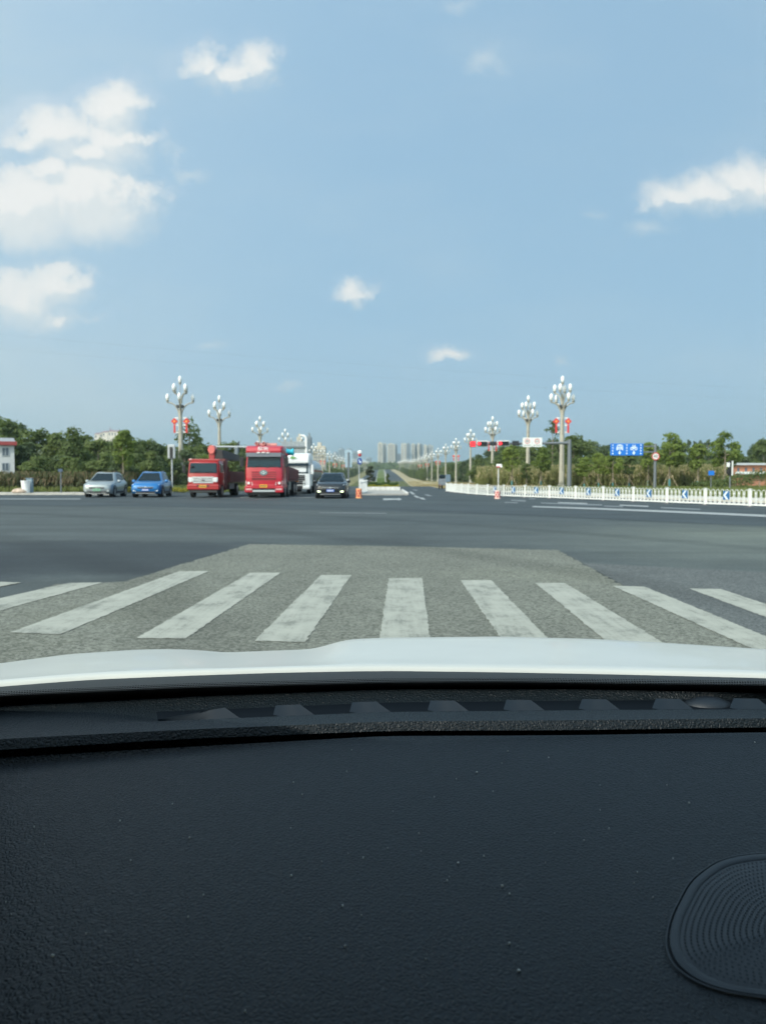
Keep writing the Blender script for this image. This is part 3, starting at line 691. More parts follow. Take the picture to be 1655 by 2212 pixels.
# far wood beyond the head of the road and on the distant hills: one mass
def far_wood(name, spots, leaf, mat, seed, per=70):
    rs = np.random.RandomState(seed); out = []
    for X, Y, h, r in spots:
        z = gz(X, Y)
        d = rs.normal(size=(per, 3)); d /= np.linalg.norm(d, axis=1)[:, None]; d[:, 2] = np.abs(d[:, 2])
        P = np.array([X, Y, z]) + d * np.array([r, r, h]) * rs.uniform(.7, 1.05, (per, 1))
        nn = d + rs.normal(size=(per, 3)) * .5; nn /= np.linalg.norm(nn, axis=1)[:, None]
        out.append(leaf_quads(rs, P, nn, leaf * h / 8, .8))
    me = quads_mesh(name, np.concatenate(out), mat)
    o = bpy.data.objects.new(name, me); C.objects.link(o); o['kind'] = 'stuff'; return o
sp = []
for i in range(700):
    Y = rt.uniform(1010, 1500); X = rt.uniform(-420, 520)
    if abs(X) < 14 and Y < 1200: continue
    sp.append((X, Y, rt.uniform(7, 11.5), rt.uniform(5, 9)))
far_wood('distant_wood', sp, 1.5, m_leaf, 5)
sp = []
for i in range(380):
    X = rt.uniform(60, 420); Y = rt.uniform(300, 700)
    sp.append((X, Y, rt.uniform(7, 11), rt.uniform(4, 6)))
for i in range(420):
    X = rt.uniform(-560, -70); Y = rt.uniform(300, 960)
    if (abs(X + 322) < 46 and Y > 760) or (Y > 400 and -.395 < X / Y < -.325): continue
    sp.append((X, Y, rt.uniform(6, 10), rt.uniform(4, 6)))
far_wood('hillside_wood', sp, 1.3, m_leaf, 6)

# crops: ripening maize, a mass of stalks with drooping leaves and tan tassels
m_corn = foliage('maize_leaf', (.15, .18, .07), (.34, .34, .15), .5, .5)
m_tass = foliage('maize_dry', (.40, .33, .19), (.66, .55, .36), .45, .6)
m_corn_b = foliage('weed_leaf', (.05, .07, .03), (.14, .15, .07), .35, .5)
m_tass_b = foliage('weed_dry', (.12, .10, .055), (.26, .20, .12), .3, .6)
def maize(name, pts, h, seed, ma=None, mb_=None):
    rs = np.random.RandomState(seed); G = []; T = []
    for X, Y in pts:
        z = gz(X, Y); hh = h * rs.uniform(.75, 1.12)
        for k in range(6):
            a = rs.uniform(0, 6.28); zz = z + hh * rs.uniform(.2, .95); L = rs.uniform(.35, .6); w = .045
            d = np.array([math.cos(a), math.sin(a), 0]); s = np.array([-d[1], d[0], 0]) * w
            p0 = np.array([X, Y, zz - .15]); p1 = p0 + d * L * .5 + np.array([0, 0, .22]); p2 = p0 + d * L + np.array([0, 0, rs.uniform(-.25, .1)])
            top = zz > z + hh * .62; (T if (top and rs.rand() < .7) else G).append([p0 - s, p0 + s, p1 + s, p1 - s]); (T if top and rs.rand() < .75 else G).append([p1 - s, p1 + s, p2 + s * .2, p2 - s * .2])
        for k in range(2):
            a = rs.uniform(0, 6.28); s = np.array([math.cos(a), math.sin(a), 0]) * .03
            p0 = np.array([X, Y, z]); p1 = p0 + np.array([rs.uniform(-.12, .12), rs.uniform(-.12, .12), hh * 1.12])
            G.append([p0 - s, p0 + s, p1 + s, p1 - s])
            if not k: T.append([p1 - s * 4, p1 + s * 3 + np.array([0, 0, -.25]), p1 + np.array([0, 0, .1]), p1 - s * 2 + np.array([0, 0, -.1])])
    mg = quads_mesh(name, np.array(G + T), ma or m_corn); mg.materials.append(mb_ or m_tass)
    mg.polygons.foreach_set('material_index', np.array([0] * len(G) + [1] * len(T), dtype=np.int32)); mg.update()
    o = bpy.data.objects.new(name, mg); C.objects.link(o); o['kind'] = 'stuff'; return o
pts = [(rt.uniform(-46, -21.5), 62.5 + 9 * rt.random() ** 1.6) for _ in range(2300)] + [(rt.uniform(-24, -13.5), rt.uniform(84, 96)) for _ in range(500)]
maize('tall_weeds', pts, 1.45, 8, m_corn_b, m_tass_b)
pts = []
for _ in range(3600):
    x = rt.uniform(1225, 1578); Y = rt.uniform(92, 104)
    p = at_Y(x, 1000, Y)
    pts.append((p.x, Y))
for _ in range(900):
    x = rt.uniform(1030, 1225); Y = rt.uniform(96, 106); p = at_Y(x, 1000, Y); pts.append((p.x, Y))
maize('maize_field', pts, 2.3, 9)
# grass and weeds
def tufts(name, pts, h, w, mat, seed):
    rs = np.random.RandomState(seed); Q = []
    for X, Y, z in pts:
        for k in range(3):
            a = rs.uniform(0, 6.28); s = np.array([math.cos(a), math.sin(a), 0]) * w; l = rs.normal(size=3) * h * .35; l[2] = h * rs.uniform(.5, 1.2)
            p = np.array([X, Y, z]); Q.append([p - s, p + s, p + l + s * .2, p + l - s * .2])
    o = bpy.data.objects.new(name, quads_mesh(name, np.array(Q), mat)); C.objects.link(o); o['kind'] = 'stuff'
m_blade = foliage('grass_blade', (.11, .15, .05), (.27, .30, .11), .45, .7)
pts = []
for _ in range(5200):
    i = rt.randrange(len(outer) - 1); t = rt.random(); a = outer[i].lerp(outer[i + 1], t); b = lawn_e[i].lerp(lawn_e[i + 1], t); q = rt.random()
    p = a.lerp(b, q); pts.append((p.x, p.y, .10))
for _ in range(2500):
    p = at_Y(rt.uniform(1000, 1700), 1050, rt.uniform(80, 95)); pts.append((p.x, p.y, gz(p.x, p.y)))
tufts('verge_grass', pts, .30, .06, m_blade, 3)
tufts('kerb_weed', [(rt.uniform(-46, -21), rt.uniform(61.5, 63), .1) for _ in range(900)] + [(rt.uniform(-21.5, -13), rt.uniform(66, 84), 0.05) for _ in range(900)], .45, .07, m_blade, 4)
m_straw = foliage('straw_blade', (.24, .20, .10), (.44, .37, .22), .3, .7)
pts = []
for _ in range(4200):
    Y = 84 + 260 * rt.random() ** 1.8; t = rt.random(); X = re_(Y) + .4 + (18 - re_(Y)) * t; pts.append((X, Y, zr(Y) * (1 - t) + zv(Y) * t + .02))
tufts('bank_grass', pts, .32, .09, m_straw, 5)

def hedge(name, x0, x1, y0, y1, z0, h, n, leaf, mat, label, seed):
    rs = np.random.RandomState(seed)
    yy_ = rs.uniform(y0, y1, n); P = np.stack([rs.uniform(x0, x1, n) if y1 < 100 else np.array([ml_(y) + .2 + (br_(y) - ml_(y) - .3) * t for y, t in zip(yy_, rs.uniform(0, 1, n))]), yy_, z0 + h * rs.uniform(0, 1, n) ** .6], 1)
    if y1 > 100: P[:, 2] += np.array([zr(y) for y in P[:, 1]])
    P[:, 2] += .06 * np.sin(P[:, 0] * 5) + .04 * np.sin(P[:, 1] * 7)
    nn = rs.normal(size=(n, 3)) + np.array([0, -.5, .8]); nn /= np.linalg.norm(nn, axis=1)[:, None]
    o = bpy.data.objects.new(name, quads_mesh(name, leaf_quads(rs, P, nn, leaf), mat)); C.objects.link(o)
    return tag(o, label, 'hedge')
m_yel = foliage('hedge_yellow', (.14, .15, .02), (.36, .33, .05), .35, 1.5)
m_lawn_leaf = foliage('ground_cover', (.06, .10, .03), (.17, .24, .07), .35, .8)
m_hg = foliage('hedge_green', (.03, .06, .015), (.08, .13, .03), .3, 1.5)
hedge('hedge', -1.5, 1.5, 72.0, 74.5, .12, .42, 2600, .06, m_yel, 'low yellow-leaved hedge along the kerb at the end of the median', 1)
hedge('hedge', -1.5, 1.5, 75.0, 79.5, .12, .62, 3400, .07, m_hg, 'dark green clipped hedge behind the yellow hedge on the median', 2)
hedge('hedge', -1.3, 1.3, 80.0, 420, .1, .30, 14000, .14, m_lawn_leaf, 'long green strip of ground cover running up the median', 3)
hedge('hedge', -24, -13.2, 63.5, 64.6, .05, .38, 2600, .07, m_yel, 'yellow-green hedge strip behind the blue car at the foot of the lamp', 4)
def shrub(label, X, Y, h, r, seed, mat):
    me, tips = crown_mesh('crown', seed, h * .12, h, r, 1500, .085, 34, mat, 'egg', .15)
    t = thing('shrub', label, 'shrub', (X, Y, gz(X, Y) + .1))
    o = bpy.data.objects.new('crown', me); C.objects.link(o); o.parent = t
    trunk_mb([tuple(p) for p in tips], h * .7, .06, seed).build('trunk', m_bark, t)
p = at_Y(800, 1006, 80); shrub('dark egg-shaped shrub on the median beside the white fence', p.x, 80, p.z - gz(p.x, 80), .55, 51, m_leaf_x)
p = at_Y(838, 1026, 86); shrub('small thin reddish shrub at the right edge of the median', p.x, 86, p.z - gz(p.x, 86), .24, 52, m_leaf)
for i, (x, yt, Y, r) in enumerate([(1545, 1040, 84, 1.3), (1590, 1030, 84, 1.8), (1640, 1024, 82, 2.0), (1510, 1046, 86, 1.1)]):
    p = at_Y(x, yt, Y); shrub(['round green bush right of the blue notice board', 'wide green bush beside the pedestrian signal pole', 'largest green bush at the right edge of the view', 'low bush in front of the maize at right'][i], p.x, Y, p.z - gz(p.x, Y), r, 60 + i, m_leaf)
#@@BUILD
# ------------------------------------------------------------------ street lamps
m_conc = principled('lamp_stone', (.42, .40, .335), .8, var=.10, vscale=1.2)
m_groove = principled('lamp_groove', (.20, .17, .13), .8)
m_dark = principled('dark_metal', (.05, .055, .06), .5)
m_globe = principled('lamp_globe', (.86, .87, .86), .28, spec=.5)
m_grey = principled('grey_steel', (.16, .18, .20), .5, metal=.2)
m_lgrey = principled('light_grey', (.42, .45, .47), .6)
GL = [(0, 0), (.08, .01), (.16, .12), (.212, .27), (.222, .42), (.195, .57), (.13, .71), (.055, .79), (.0, .81)]
def globe(c, s=1.0): return MB().lathe([(max(r, .001) * s, z * s) for r, z in GL], c, 12)
def cup(c, s=1.0): return MB().lathe([(.05 * s, -.22 * s), (.10 * s, -.14 * s), (.07 * s, -.08 * s), (.17 * s, 0), (.19 * s, .10 * s), (.14 * s, .11 * s)], c, 10)
ARMS = []
for k in range(4):
    a = R(14 + 90 * k); ARMS.append((a, 1.42, 8.35, 9.9, .105))
for k in range(4):
    a = R(58 + 90 * k); ARMS.append((a, .90, 9.7, 11.0, .085))
def arm_pts(a, r, z0, z1):
    c, s = math.cos(a), math.sin(a); out = []
    for i in range(8):
        t = i / 7; rr = .16 + (r - .16) * (1 - math.cos(t * 1.5708)); rr = .10 + (r - .10) * t ** 1.75; zz = z0 + (z1 - z0) * math.sin(t * 1.5708)
        out.append((rr * c, rr * s, zz))
    return out
def lamp_pole():
    mb = MB(); n = 8
    prof = [(.0, .46), (.45, .46), (.5, .33), (2.5, .305), (6, .255), (8.4, .20), (9.8, .125), (10.9, .06)]
    mb.loft([[(r * math.cos(R(22.5 + 45 * k)), r * math.sin(R(22.5 + 45 * k)), z - .1 if z == 0 else z) for k in range(n)] for z, r in prof])
    return mb
def make_lamp_full():
    t = thing('street_lamp', None, 'street lamp')
    lamp_pole().build('pole', m_conc, t, bevel=.02)
    for k in range(8):
        a = R(45 * k); g = MB(); c, s = math.cos(a), math.sin(a)
        r0, r1 = .31 * .925, .215 * .925
        if k % 2: continue
        w = .035
        g.add([((r0 + .006) * c + w * s, (r0 + .006) * s - w * c, 2.0), ((r0 + .006) * c - w * s, (r0 + .006) * s + w * c, 2.0), ((r1 + .006) * c - w * s, (r1 + .006) * s + w * c, 8.0), ((r1 + .006) * c + w * s, (r1 + .006) * s - w * c, 8.0)], [(0, 1, 2, 3)])
        g.build('groove', m_groove, t)
    for a, r, z0, z1, w in ARMS:
        pts = arm_pts(a, r, z0, z1); o = MB().tube(pts, [w * 1.05 * (1 - .38 * i / 7) for i in range(8)], 7).build('arm', m_conc, t, smooth=40)
        e = pts[-1]; cup((e[0], e[1], e[2] + .14)).build('cup', m_conc, o, smooth=40); globe((e[0], e[1], e[2] + .22)).build('globe', m_globe, o, smooth=60)
    o = MB().tube([(0, 0, 10.8), (0, 0, 12.0)], .045, 8).build('spindle', m_lgrey, t, smooth=60)
    cup((0, 0, 12.1)).build('cup', m_conc, o, smooth=40); globe((0, 0, 12.18)).build('globe', m_globe, o, smooth=60)
    fl = MB()
    for k in range(4):
        a = R(50 + 90 * k); fl.box(.36 * math.cos(a) - .13, .36 * math.cos(a) + .13, .36 * math.sin(a) - .13, .36 * math.sin(a) + .13, 9.30, 9.62)
    fl.build('floodlight', m_dark, t, bevel=.03)
    return t
def make_lamp_simple():
    t = thing('street_lamp', None, 'street lamp')
    b = lamp_pole(); b.v = [(x * .6, y * .6, z) for x, y, z in b.v]
    for a, r, z0, z1, w in ARMS: b.tube(arm_pts(a, r, z0, z1)[::2] + [arm_pts(a, r, z0, z1)[-1]], w, 5)
    b.tube([(0, 0, 10.8), (0, 0, 12.1)], .05, 5); b.build('pole', m_conc, t, smooth=40)
    g = MB()
    for a, r, z0, z1, w in ARMS:
        e = arm_pts(a, r, z0, z1)[-1]; g.lathe([(max(q, .001), z) for q, z in GL[::2]], (e[0], e[1], e[2] + .2), 7)
    g.lathe([(max(q, .001), z) for q, z in GL[::2]], (0, 0, 12.18), 7); o = g.build('globe', m_globe, t, smooth=60); o['kind'] = 'stuff'
    return t
LAMP_Y = [89, 110, 146] + [146 + 37 * k for k in range(1, 28)]
ORD = ['nearest', 'second', 'third', 'fourth', 'fifth', 'sixth', 'seventh', 'eighth']
lf, ls = make_lamp_full(), make_lamp_simple(); uf = us = False
m_red = principled('ornament_red', (.62, .035, .03), .5)
m_amber = principled('ornament_amber', (.85, .33, .08), .5)
m_white = principled('white_paint', (.78, .79, .78), .5)
def make_knot(s):
    t = thing('knot_ornament', None, 'ornament')
    mb = MB()
    for a in range(4):
        an = R(90 * a); cx_, cz_ = .20 * math.cos(an), .20 * math.sin(an)
        mb.prism_xz([(cx_ + .17 * math.cos(q * .785), cz_ + .17 * math.sin(q * .785)) for q in range(8)], -.04 - .002 * a, .04 + .002 * a)
    mb.prism_xz([(-.22, 0), (0, -.22), (.22, 0), (0, .22)], -.052, .052); mb.build('knot', m_red, t)
    MB().prism_xz([(.13 * math.cos(q * .785), .13 * math.sin(q * .785)) for q in range(8)], -.07, .07).build('knot_centre', m_amber, t)
    MB().box(-.11, .11, -.03, .03, -1.32, -.42).box(-.03, .03, -.02, .02, -.42, -.2).build('tassel', m_red, t)
    MB().box(min(0, -s * .40), max(0, -s * .40), .05, .10, .32, .46).box(min(0, -s * .40), max(0, -s * .40), .05, .10, -.50, -.36).box(min(0, -s * .40), max(0, -s * .40), .05, .10, -1.32, -1.18).build('bracket', m_white, t)
    return t
KN = {-1: make_knot(-1), 1: make_knot(1)}; KU = {-1: False, 1: False}
RIGHT_LBL = {0: 'nearest lamp of the right row, tall beside the grey signal mast', 1: 'second lamp of the right row, its pole passing behind the double white speed signs', 2: 'third lamp of the right row, its pole passing behind the red signal heads', 3: 'fourth lamp of the right row, beside the red countdown display'}
LEFT_LBL = {0: 'nearest lamp of the left row, standing right of the blue car', 1: 'second lamp of the left row, rising behind the red crane truck', 2: 'third lamp of the left row, rising above the red tipper truck cab', 3: 'fourth lamp of the left row, its globes above the turquoise tarpaulin roll'}
for i, Y in enumerate(LAMP_Y):
    for side in (1, -1):
        X = 20.5 if side > 0 else -23.45
        full = i < 9
        if full:
            t = copy_tree(lf) if uf else lf; uf = True
        else:
            t = copy_tree(ls) if us else ls; us = True
        t.location = (X + 0.0015 * Y, Y, gz(X, Y) - (.05)); t.rotation_euler = (0, 0, R(rt.uniform(-4, 4)))
        row = 'right' if side > 0 else 'left'
        lab = (RIGHT_LBL if side > 0 else LEFT_LBL).get(i) or (('%s lamp of the %s row counted from the near end, white globes' % (ORD[i], row)) if i < 8 else 'small far lamp in the %s row receding up the hill' % row)
        tag(t, lab, 'street lamp', 'ornate lamps along the %s of the road' % row)
        if i % 2 == 0 and i < 12:
            for s in (-1, 1):
                k = copy_tree(KN[s]) if KU[s] else KN[s]; KU[s] = True
                k.location = (t.location.x + s * .69, Y - .02, t.location.z + 7.75)
                lab = 'red knot ornament %s of the pole of the nearest %s lamp' % ('left' if s < 0 else 'right', row) if i == 0 else 'red knot ornament on the %s of the %s lamp pole in the %s row' % ('left' if s < 0 else 'right', ORD[i] if i < 8 else 'far', row)
                tag(k, lab, 'ornament', 'red knot ornaments on the lamp poles')

# ------------------------------------------------------------------ signal mast on the right
m_sig = principled('signal_black', (.012, .013, .015), .45)
m_silver = principled('signal_frame', (.70, .72, .73), .45)
m_redlit = principled('red_lamp_lit', (.6, .01, .01), .4, emit=(1.0, .02, .03), estr=3.0)
m_reddim = principled('red_led', (.25, .01, .01), .4, emit=(.9, .03, .05), estr=.55)
m_off = principled('lens_off', (.02, .022, .024), .2)
SY = 85.0
def SP(x, y, Y=SY): return at_Y(x, y, Y)
pm = SP(1229, 1050); zb = gz(pm.x, SY)
mast = thing('signal_mast', 'grey steel mast with a long horizontal arm over the right lanes', 'mast', (pm.x, SY, zb))
O = (pm.x, SY, zb)
top = SP(1229, 950).z
MB().tube([(pm.x, SY, zb - .1), (pm.x, SY, top)], [.27, .20], 10).build('pole', m_grey, mast, smooth=50, org=O)
ax = SP(1024, 959)
MB().tube([(pm.x - .2, SY, SP(1229, 957).z), (ax.x, SY, ax.z)], [.15, .09], 8).build('arm', m_grey, mast, smooth=50, org=O)
b0 = SP(1229, 950); b1 = SP(1222, 961); MB().prism_xz([(pm.x, top + .05), (pm.x - .9, SP(1229, 956).z), (pm.x, SP(1229, 962).z)], SY - .06, SY + .06).build('gusset', m_grey, mast, org=O)
def fbox(x0, x1, y0, y1, d=.25, Y=SY):
    a = SP(x0, y0, Y); b = SP(x1, y1, Y); return a.x, b.x, b.z, a.z
def signal_head(label, x0, x1, y0, y1, lit, frame=True):
    X0, X1, Z0, Z1 = fbox(x0, x1, y0, y1); cx_, cz_ = (X0 + X1) / 2, (Z0 + Z1) / 2
    o = (cx_, SY - .25, cz_); t = thing('traffic_signal', label, 'traffic light', o, 0, 'signal heads on the mast arm')
    e = .11
    MB().box(X0 + e, X1 - e, SY - .42, SY - .15, Z0 + e, Z1 - e).build('housing', m_sig, t, org=o, bevel=.03)
    if frame:
        MB().box(X0, X1, SY - .14, SY - .11, Z0, Z1).build('backboard', m_silver, t, org=o)
    n = 3; w = (X1 - X0 - 2 * e) / n; r = min(w, Z1 - Z0 - 2 * e) * .44
    for k in range(n):
        c = X0 + e + w * (k + .5)
        MB().cyly(SY - .45, SY - .42, c, cz_, r, 18).build('lens', m_redlit if (lit and k == 0) else m_off, t, org=o)
        v = MB()
        ring = [[(c + rr * math.cos(R(q)), yy, cz_ + rr * math.sin(R(q))) for q in range(0, 181, 20)] for rr, yy in ((r * 1.08, SY - .42), (r * 1.08, SY - .66))]
        v.loft(ring, False, closed=False); v.build('visor', m_sig, t, org=o)
    return t
signal_head('left signal head with its red lamp lit, white backboard', 1028.5, 1054, 952, 965.5, True)
signal_head('right signal head with its red lamp lit, white backboard', 1073.5, 1100, 951.5, 964.5, True)
def dark_panel(label, x0, x1, y0, y1, mat, name='countdown_display', digits=None):
    X0, X1, Z0, Z1 = fbox(x0, x1, y0, y1); o = ((X0 + X1) / 2, SY - .2, (Z0 + Z1) / 2)
    t = thing(name, label, 'signal display', o)
    MB().box(X0, X1, SY - .38, SY - .12, Z0, Z1).build('housing', m_sig, t, org=o, bevel=.03)
    MB().box(X0 + .06, X1 - .06, SY - .392, SY - .381, Z0 + .05, Z1 - .05).build('screen', mat, t, org=o)
    if digits:
        for k in range(2):
            w = (X1 - X0) / 2; cx_ = X0 + w * (k + .5); mb = MB(); h = (Z1 - Z0) * .36
            mb.box(cx_ - w * .3, cx_ - w * .12, SY - .40, SY - .393, o[2] - h, o[2] + h).box(cx_ + w * .12, cx_ + w * .3, SY - .40, SY - .393, o[2] - h, o[2] + h).box(cx_ - w * .12, cx_ + w * .12, SY - .40, SY - .393, o[2] + h * .7, o[2] + h)
            mb.build('digit', m_redlit, t, org=o)
dark_panel('red countdown display at the free end of the mast arm', 1014.5, 1026.5, 953, 966, m_reddim, digits=True)
dark_panel('unlit black display between the two red signal heads', 1057, 1070.5, 954, 963, m_off)
dark_panel('unlit black display between the right signal head and the white signs', 1105.5, 1119.5, 952.5, 962.5, m_off)
m_signw = principled('sign_white', (.74, .77, .76), .5)
m_ringred = principled('sign_red', (.55, .06, .06), .5)
m_ink = principled('sign_ink', (.05, .055, .06), .6)
def speed_panel(label, x0, x1, y0, y1, num):
    X0, X1, Z0, Z1 = fbox(x0, x1, y0, y1); cx_ = (X0 + X1) / 2; o = (cx_, SY - .25, (Z0 + Z1) / 2); t = thing('speed_sign', label, 'road sign', o)
    MB().box(X0, X1, SY - .26, SY - .20, Z0, Z1).build('panel', m_signw, t, org=o)
    zc = Z1 - (Z1 - Z0) * .39; r = (Z1 - Z0) * .28
    MB().ringy(SY - .275, SY - .262, cx_, zc, r * .80, r).build('red_ring', m_ringred, t, org=o)
    text_mesh('numeral', num, r * 1.15, m_ink, (cx_, SY - .27, zc), t, org=o)
    g = MB(); w = (X1 - X0) * .8 / 6; rg = random.Random(x0)
    for k in range(6):
        c = X0 + (X1 - X0) * .1 + w * (k + .5); z = Z0 + (Z1 - Z0) * .17; h = (Z1 - Z0) * .055
        for q in range(3): g.box(c - w * .32, c + w * .32, SY - .27, SY - .262, z - h + q * h * .85, z - h + q * h * .85 + h * .35)
        g.box(c - w * .08, c + w * .08, SY - .272, SY - .262, z - h, z + h)
    g.build('lettering', m_ink, t, org=o)
speed_panel('left half of the double white speed limit signs on the mast arm', 1128, 1147.8, 945.5, 965.5, '80')
speed_panel('right half of the double white speed limit signs on the mast arm', 1148.4, 1169.5, 945.5, 965.5, '60')

# ------------------------------------------------------------------ blue lane sign and 40 sign
LY = 80.0
pl = at_Y(1413.5, 1056, LY); zb = gz(pl.x, LY); O = (pl.x, LY, zb)
t = thing('sign_post', 'grey post that carries the blue lane sign on two arms', 'post', O)
MB().tube([(pl.x, LY, zb - .1), (pl.x, LY, at_Y(1413, 958.5, LY).z)], [.16, .13], 10).build('pole', m_grey, t, smooth=50, org=O)
for yy in (964.5, 976.5):
    a = at_Y(1330, yy, LY); MB().tube([(a.x, LY, a.z), (pl.x, LY, a.z)], .07, 6).build('arm', m_grey, t, org=O)
m_blue = principled('sign_blue', (.01, .165, .62), .45)
m_sky = principled('sign_print', (.70, .80, .88), .5)
A = at_Y(1317, 958.3, LY); B = at_Y(1387.5, 984, LY); X0, X1, Z0, Z1 = A.x, B.x, B.z, A.z
O = ((X0 + X1) / 2, LY - .2, (Z0 + Z1) / 2); t = thing('lane_sign', 'blue lane sign with white car and bicycle pictograms and down arrows', 'road sign', O)
yb = LY - .17
MB().box(X0, X1, yb, yb + .06, Z0, Z1).build('panel', m_blue, t, org=O, bevel=.02)
W, H = X1 - X0, Z1 - Z0; yf = yb - .012
S = lambda u, v: (X0 + u * W, Z1 - v * H)
for u in (.075, .50, .925):
    d = MB()
    for k in range(4):
        v = .13 + k * .233; x, z = S(u, v); d.box(x - .018 * W, x + .018 * W, yf, yb - .001, z - .055 * H, z + .055 * H)
    d.build('dashed_line', m_sky, t, org=O)
car = MB(); car.prism_xz([S(.20, .15), (S(.245, .08)), S(.325, .08), S(.37, .15), S(.385, .38), S(.385, .56), S(.355, .56), S(.35, .50), S(.22, .50), S(.215, .56), S(.185, .56), S(.185, .38)], yf, yb - .001)
car.build('car_pictogram', m_sky, t, org=O)
MB().prism_xz([S(.215, .19), S(.355, .19), S(.365, .26), S(.205, .26)], yf - .006, yf - .001).build('pictogram_window', m_blue, t, org=O)
MB().box(*[S(.22, 0)[0], S(.35, 0)[0]], yf - .006, yf - .001, S(0, .42)[1], S(0, .37)[1]).build('pictogram_bar', m_blue, t, org=O)
bk = MB()
for u in (.655, .775): x, z = S(u, .42); bk.ringy(yf, yb - .001, x, z, .075 * H, .135 * H, 18)
def bar(mb, p, q, w):
    d = Vector((q[0] - p[0], q[1] - p[1])).normalized() * w; n_ = (-d.y, d.x)
    mb.prism_xz([(p[0] + n_[0], p[1] + n_[1]), (q[0] + n_[0], q[1] + n_[1]), (q[0] - n_[0], q[1] - n_[1]), (p[0] - n_[0], p[1] - n_[1])], yf - .004, yb - .002)
for p, q in (((.655, .42), (.69, .22)), ((.69, .22), (.745, .22)), ((.69, .25), (.715, .42)), ((.715, .42), (.745, .22)), ((.745, .12), (.775, .42)), ((.67, .15), (.70, .15)), ((.73, .12), (.76, .12))): bar(bk, S(*p), S(*q), .025 * H)
bk.build('bicycle_pictogram', m_sky, t, org=O)
for u in (.285, .715):
    MB().prism_xz([S(u - .018, .60), S(u + .018, .60), S(u + .018, .74), S(u + .05, .74), S(u, .95), S(u - .05, .74), S(u - .018, .74)], yf, yb - .001).build('down_arrow', m_sky, t, org=O)
c = at_Y(1414, 985.8, LY); r = 8.4 * LY / F; O = (c.x, LY - .3, c.z); t = thing('speed_sign', 'round white sign with red rim reading 40, on the blue sign post', 'road sign', O)
MB().cyly(LY - .24, LY - .20, c.x, c.z, r, 32).build('disc', m_signw, t, org=O)
MB().ringy(LY - .255, LY - .241, c.x, c.z, r * .76, r).build('red_rim', m_ringred, t, org=O)
text_mesh('numeral', '40', r * 1.12, m_ink, (c.x, LY - .25, c.z), t, org=O)

# pedestrian signals, notice boards
def ped_signal(label, x0, x1, y0, y1, Y, face):
    a = at_Y(x0, y0, Y); b = at_Y(x1, y1, Y); cx_ = (a.x + b.x) / 2; z0 = gz(cx_, Y); O = (cx_, Y, z0)
    t = thing('pedestrian_signal', label, 'traffic light', O)
    MB().tube([(cx_, Y, z0 - .05), (cx_, Y, b.z + .05)], .07, 8).build('pole', m_lgrey if face == 'back' else m_grey, t, smooth=50, org=O)
    w = (b.x - a.x) / 2
    if face == 'back':
        MB().box(cx_ - w, cx_ + w, Y - .18, Y - .02, b.z, a.z).build('housing', m_lgrey, t, bevel=.12, org=O)
        MB().box(cx_ - w * .42, cx_ + w * .42, Y - .22, Y - .182, b.z + .05, a.z - .22).build('back_plate', m_sig, t, bevel=.02, org=O)
    else:
        MB().box(cx_ - w * .7, cx_ + w * .2, Y - .2, Y + .2, b.z, a.z).build('housing', m_sig, t, bevel=.03, org=O)
        MB().box(cx_ + w * .2, cx_ + w * .8, Y - .24, Y + .24, b.z, a.z).build('backboard', m_silver, t, org=O)
        for k in range(2):
            zc = b.z + (a.z - b.z) * (.27 + .46 * k)
            MB().lathe([(.16, -.2), (.17, .2)], (cx_ - w * .9, Y - .05, zc), 10).build('visor', m_silver if k else m_sig, t, org=O)
ped_signal('grey rounded pedestrian signal seen from behind, left of the nearest left lamp', 363.5, 380.5, 960, 991, 66, 'back')
ped_signal('pedestrian signal with white backboard seen edge-on at the far right', 1572, 1581, 995.5, 1027, 70, 'side')
def board(label, x0, x1, y0, y1, Y, mat, cat='notice board'):
    a = at_Y(x0, y0, Y); b = at_Y(x1, y1, Y); cx_ = (a.x + b.x) / 2; z0 = gz(cx_, Y); O = (cx_, Y, z0)
    t = thing('notice_board', label, cat, O)
    MB().tube([(cx_, Y, z0 - .05), (cx_, Y, (a.z + b.z) / 2)], .045, 8).build('pole', m_grey, t, org=O)
    MB().box(a.x, b.x, Y - .09, Y - .05, b.z, a.z).build('panel', mat, t, org=O, bevel=.01)
board('small blue notice board on a thin post in front of the maize at right', 1529, 1541.5, 1017, 1026.5, 76, m_blue)
board('small dark blue board on a thin post left of the street tree', 127.5, 137, 1013, 1019, 57.9, principled('board_navy', (.06, .10, .16), .6))
# signal mast and sign seen beyond the trucks on the left
ly = 96.0; a = at_Y(514.6, 962, ly); z0 = gz(a.x, ly); O = (a.x, ly, z0)
t = thing('signal_mast', 'dark steel mast with a pale horizontal arm between the two red trucks', 'mast', O)
MB().tube([(a.x, ly, z0 - .1), (a.x, ly, a.z)], .17, 8).build('pole', m_grey, t, smooth=50, org=O)
b = at_Y(462, 965, ly); c = at_Y(600, 966.5, ly); MB().tube([(b.x, ly - .1, b.z), (c.x, ly - .1, c.z)], .13, 8).build('arm', m_lgrey, t, smooth=50, org=O)
MB().tube([(a.x, ly, a.z - .1), (a.x + .15, ly, a.z + .55)], [.16, .05], 6).build('camera', m_dark, t, org=O)
c = at_Y(510.5, 978, ly - .5); o = MB().box(c.x - .22, c.x + .22, ly - .55, ly - .35, c.z - .85, c.z + .85).build('traffic_signal', m_lgrey, bevel=.1)
tag(o, 'pale back of a signal head fixed to the dark mast between the red trucks', 'traffic light')
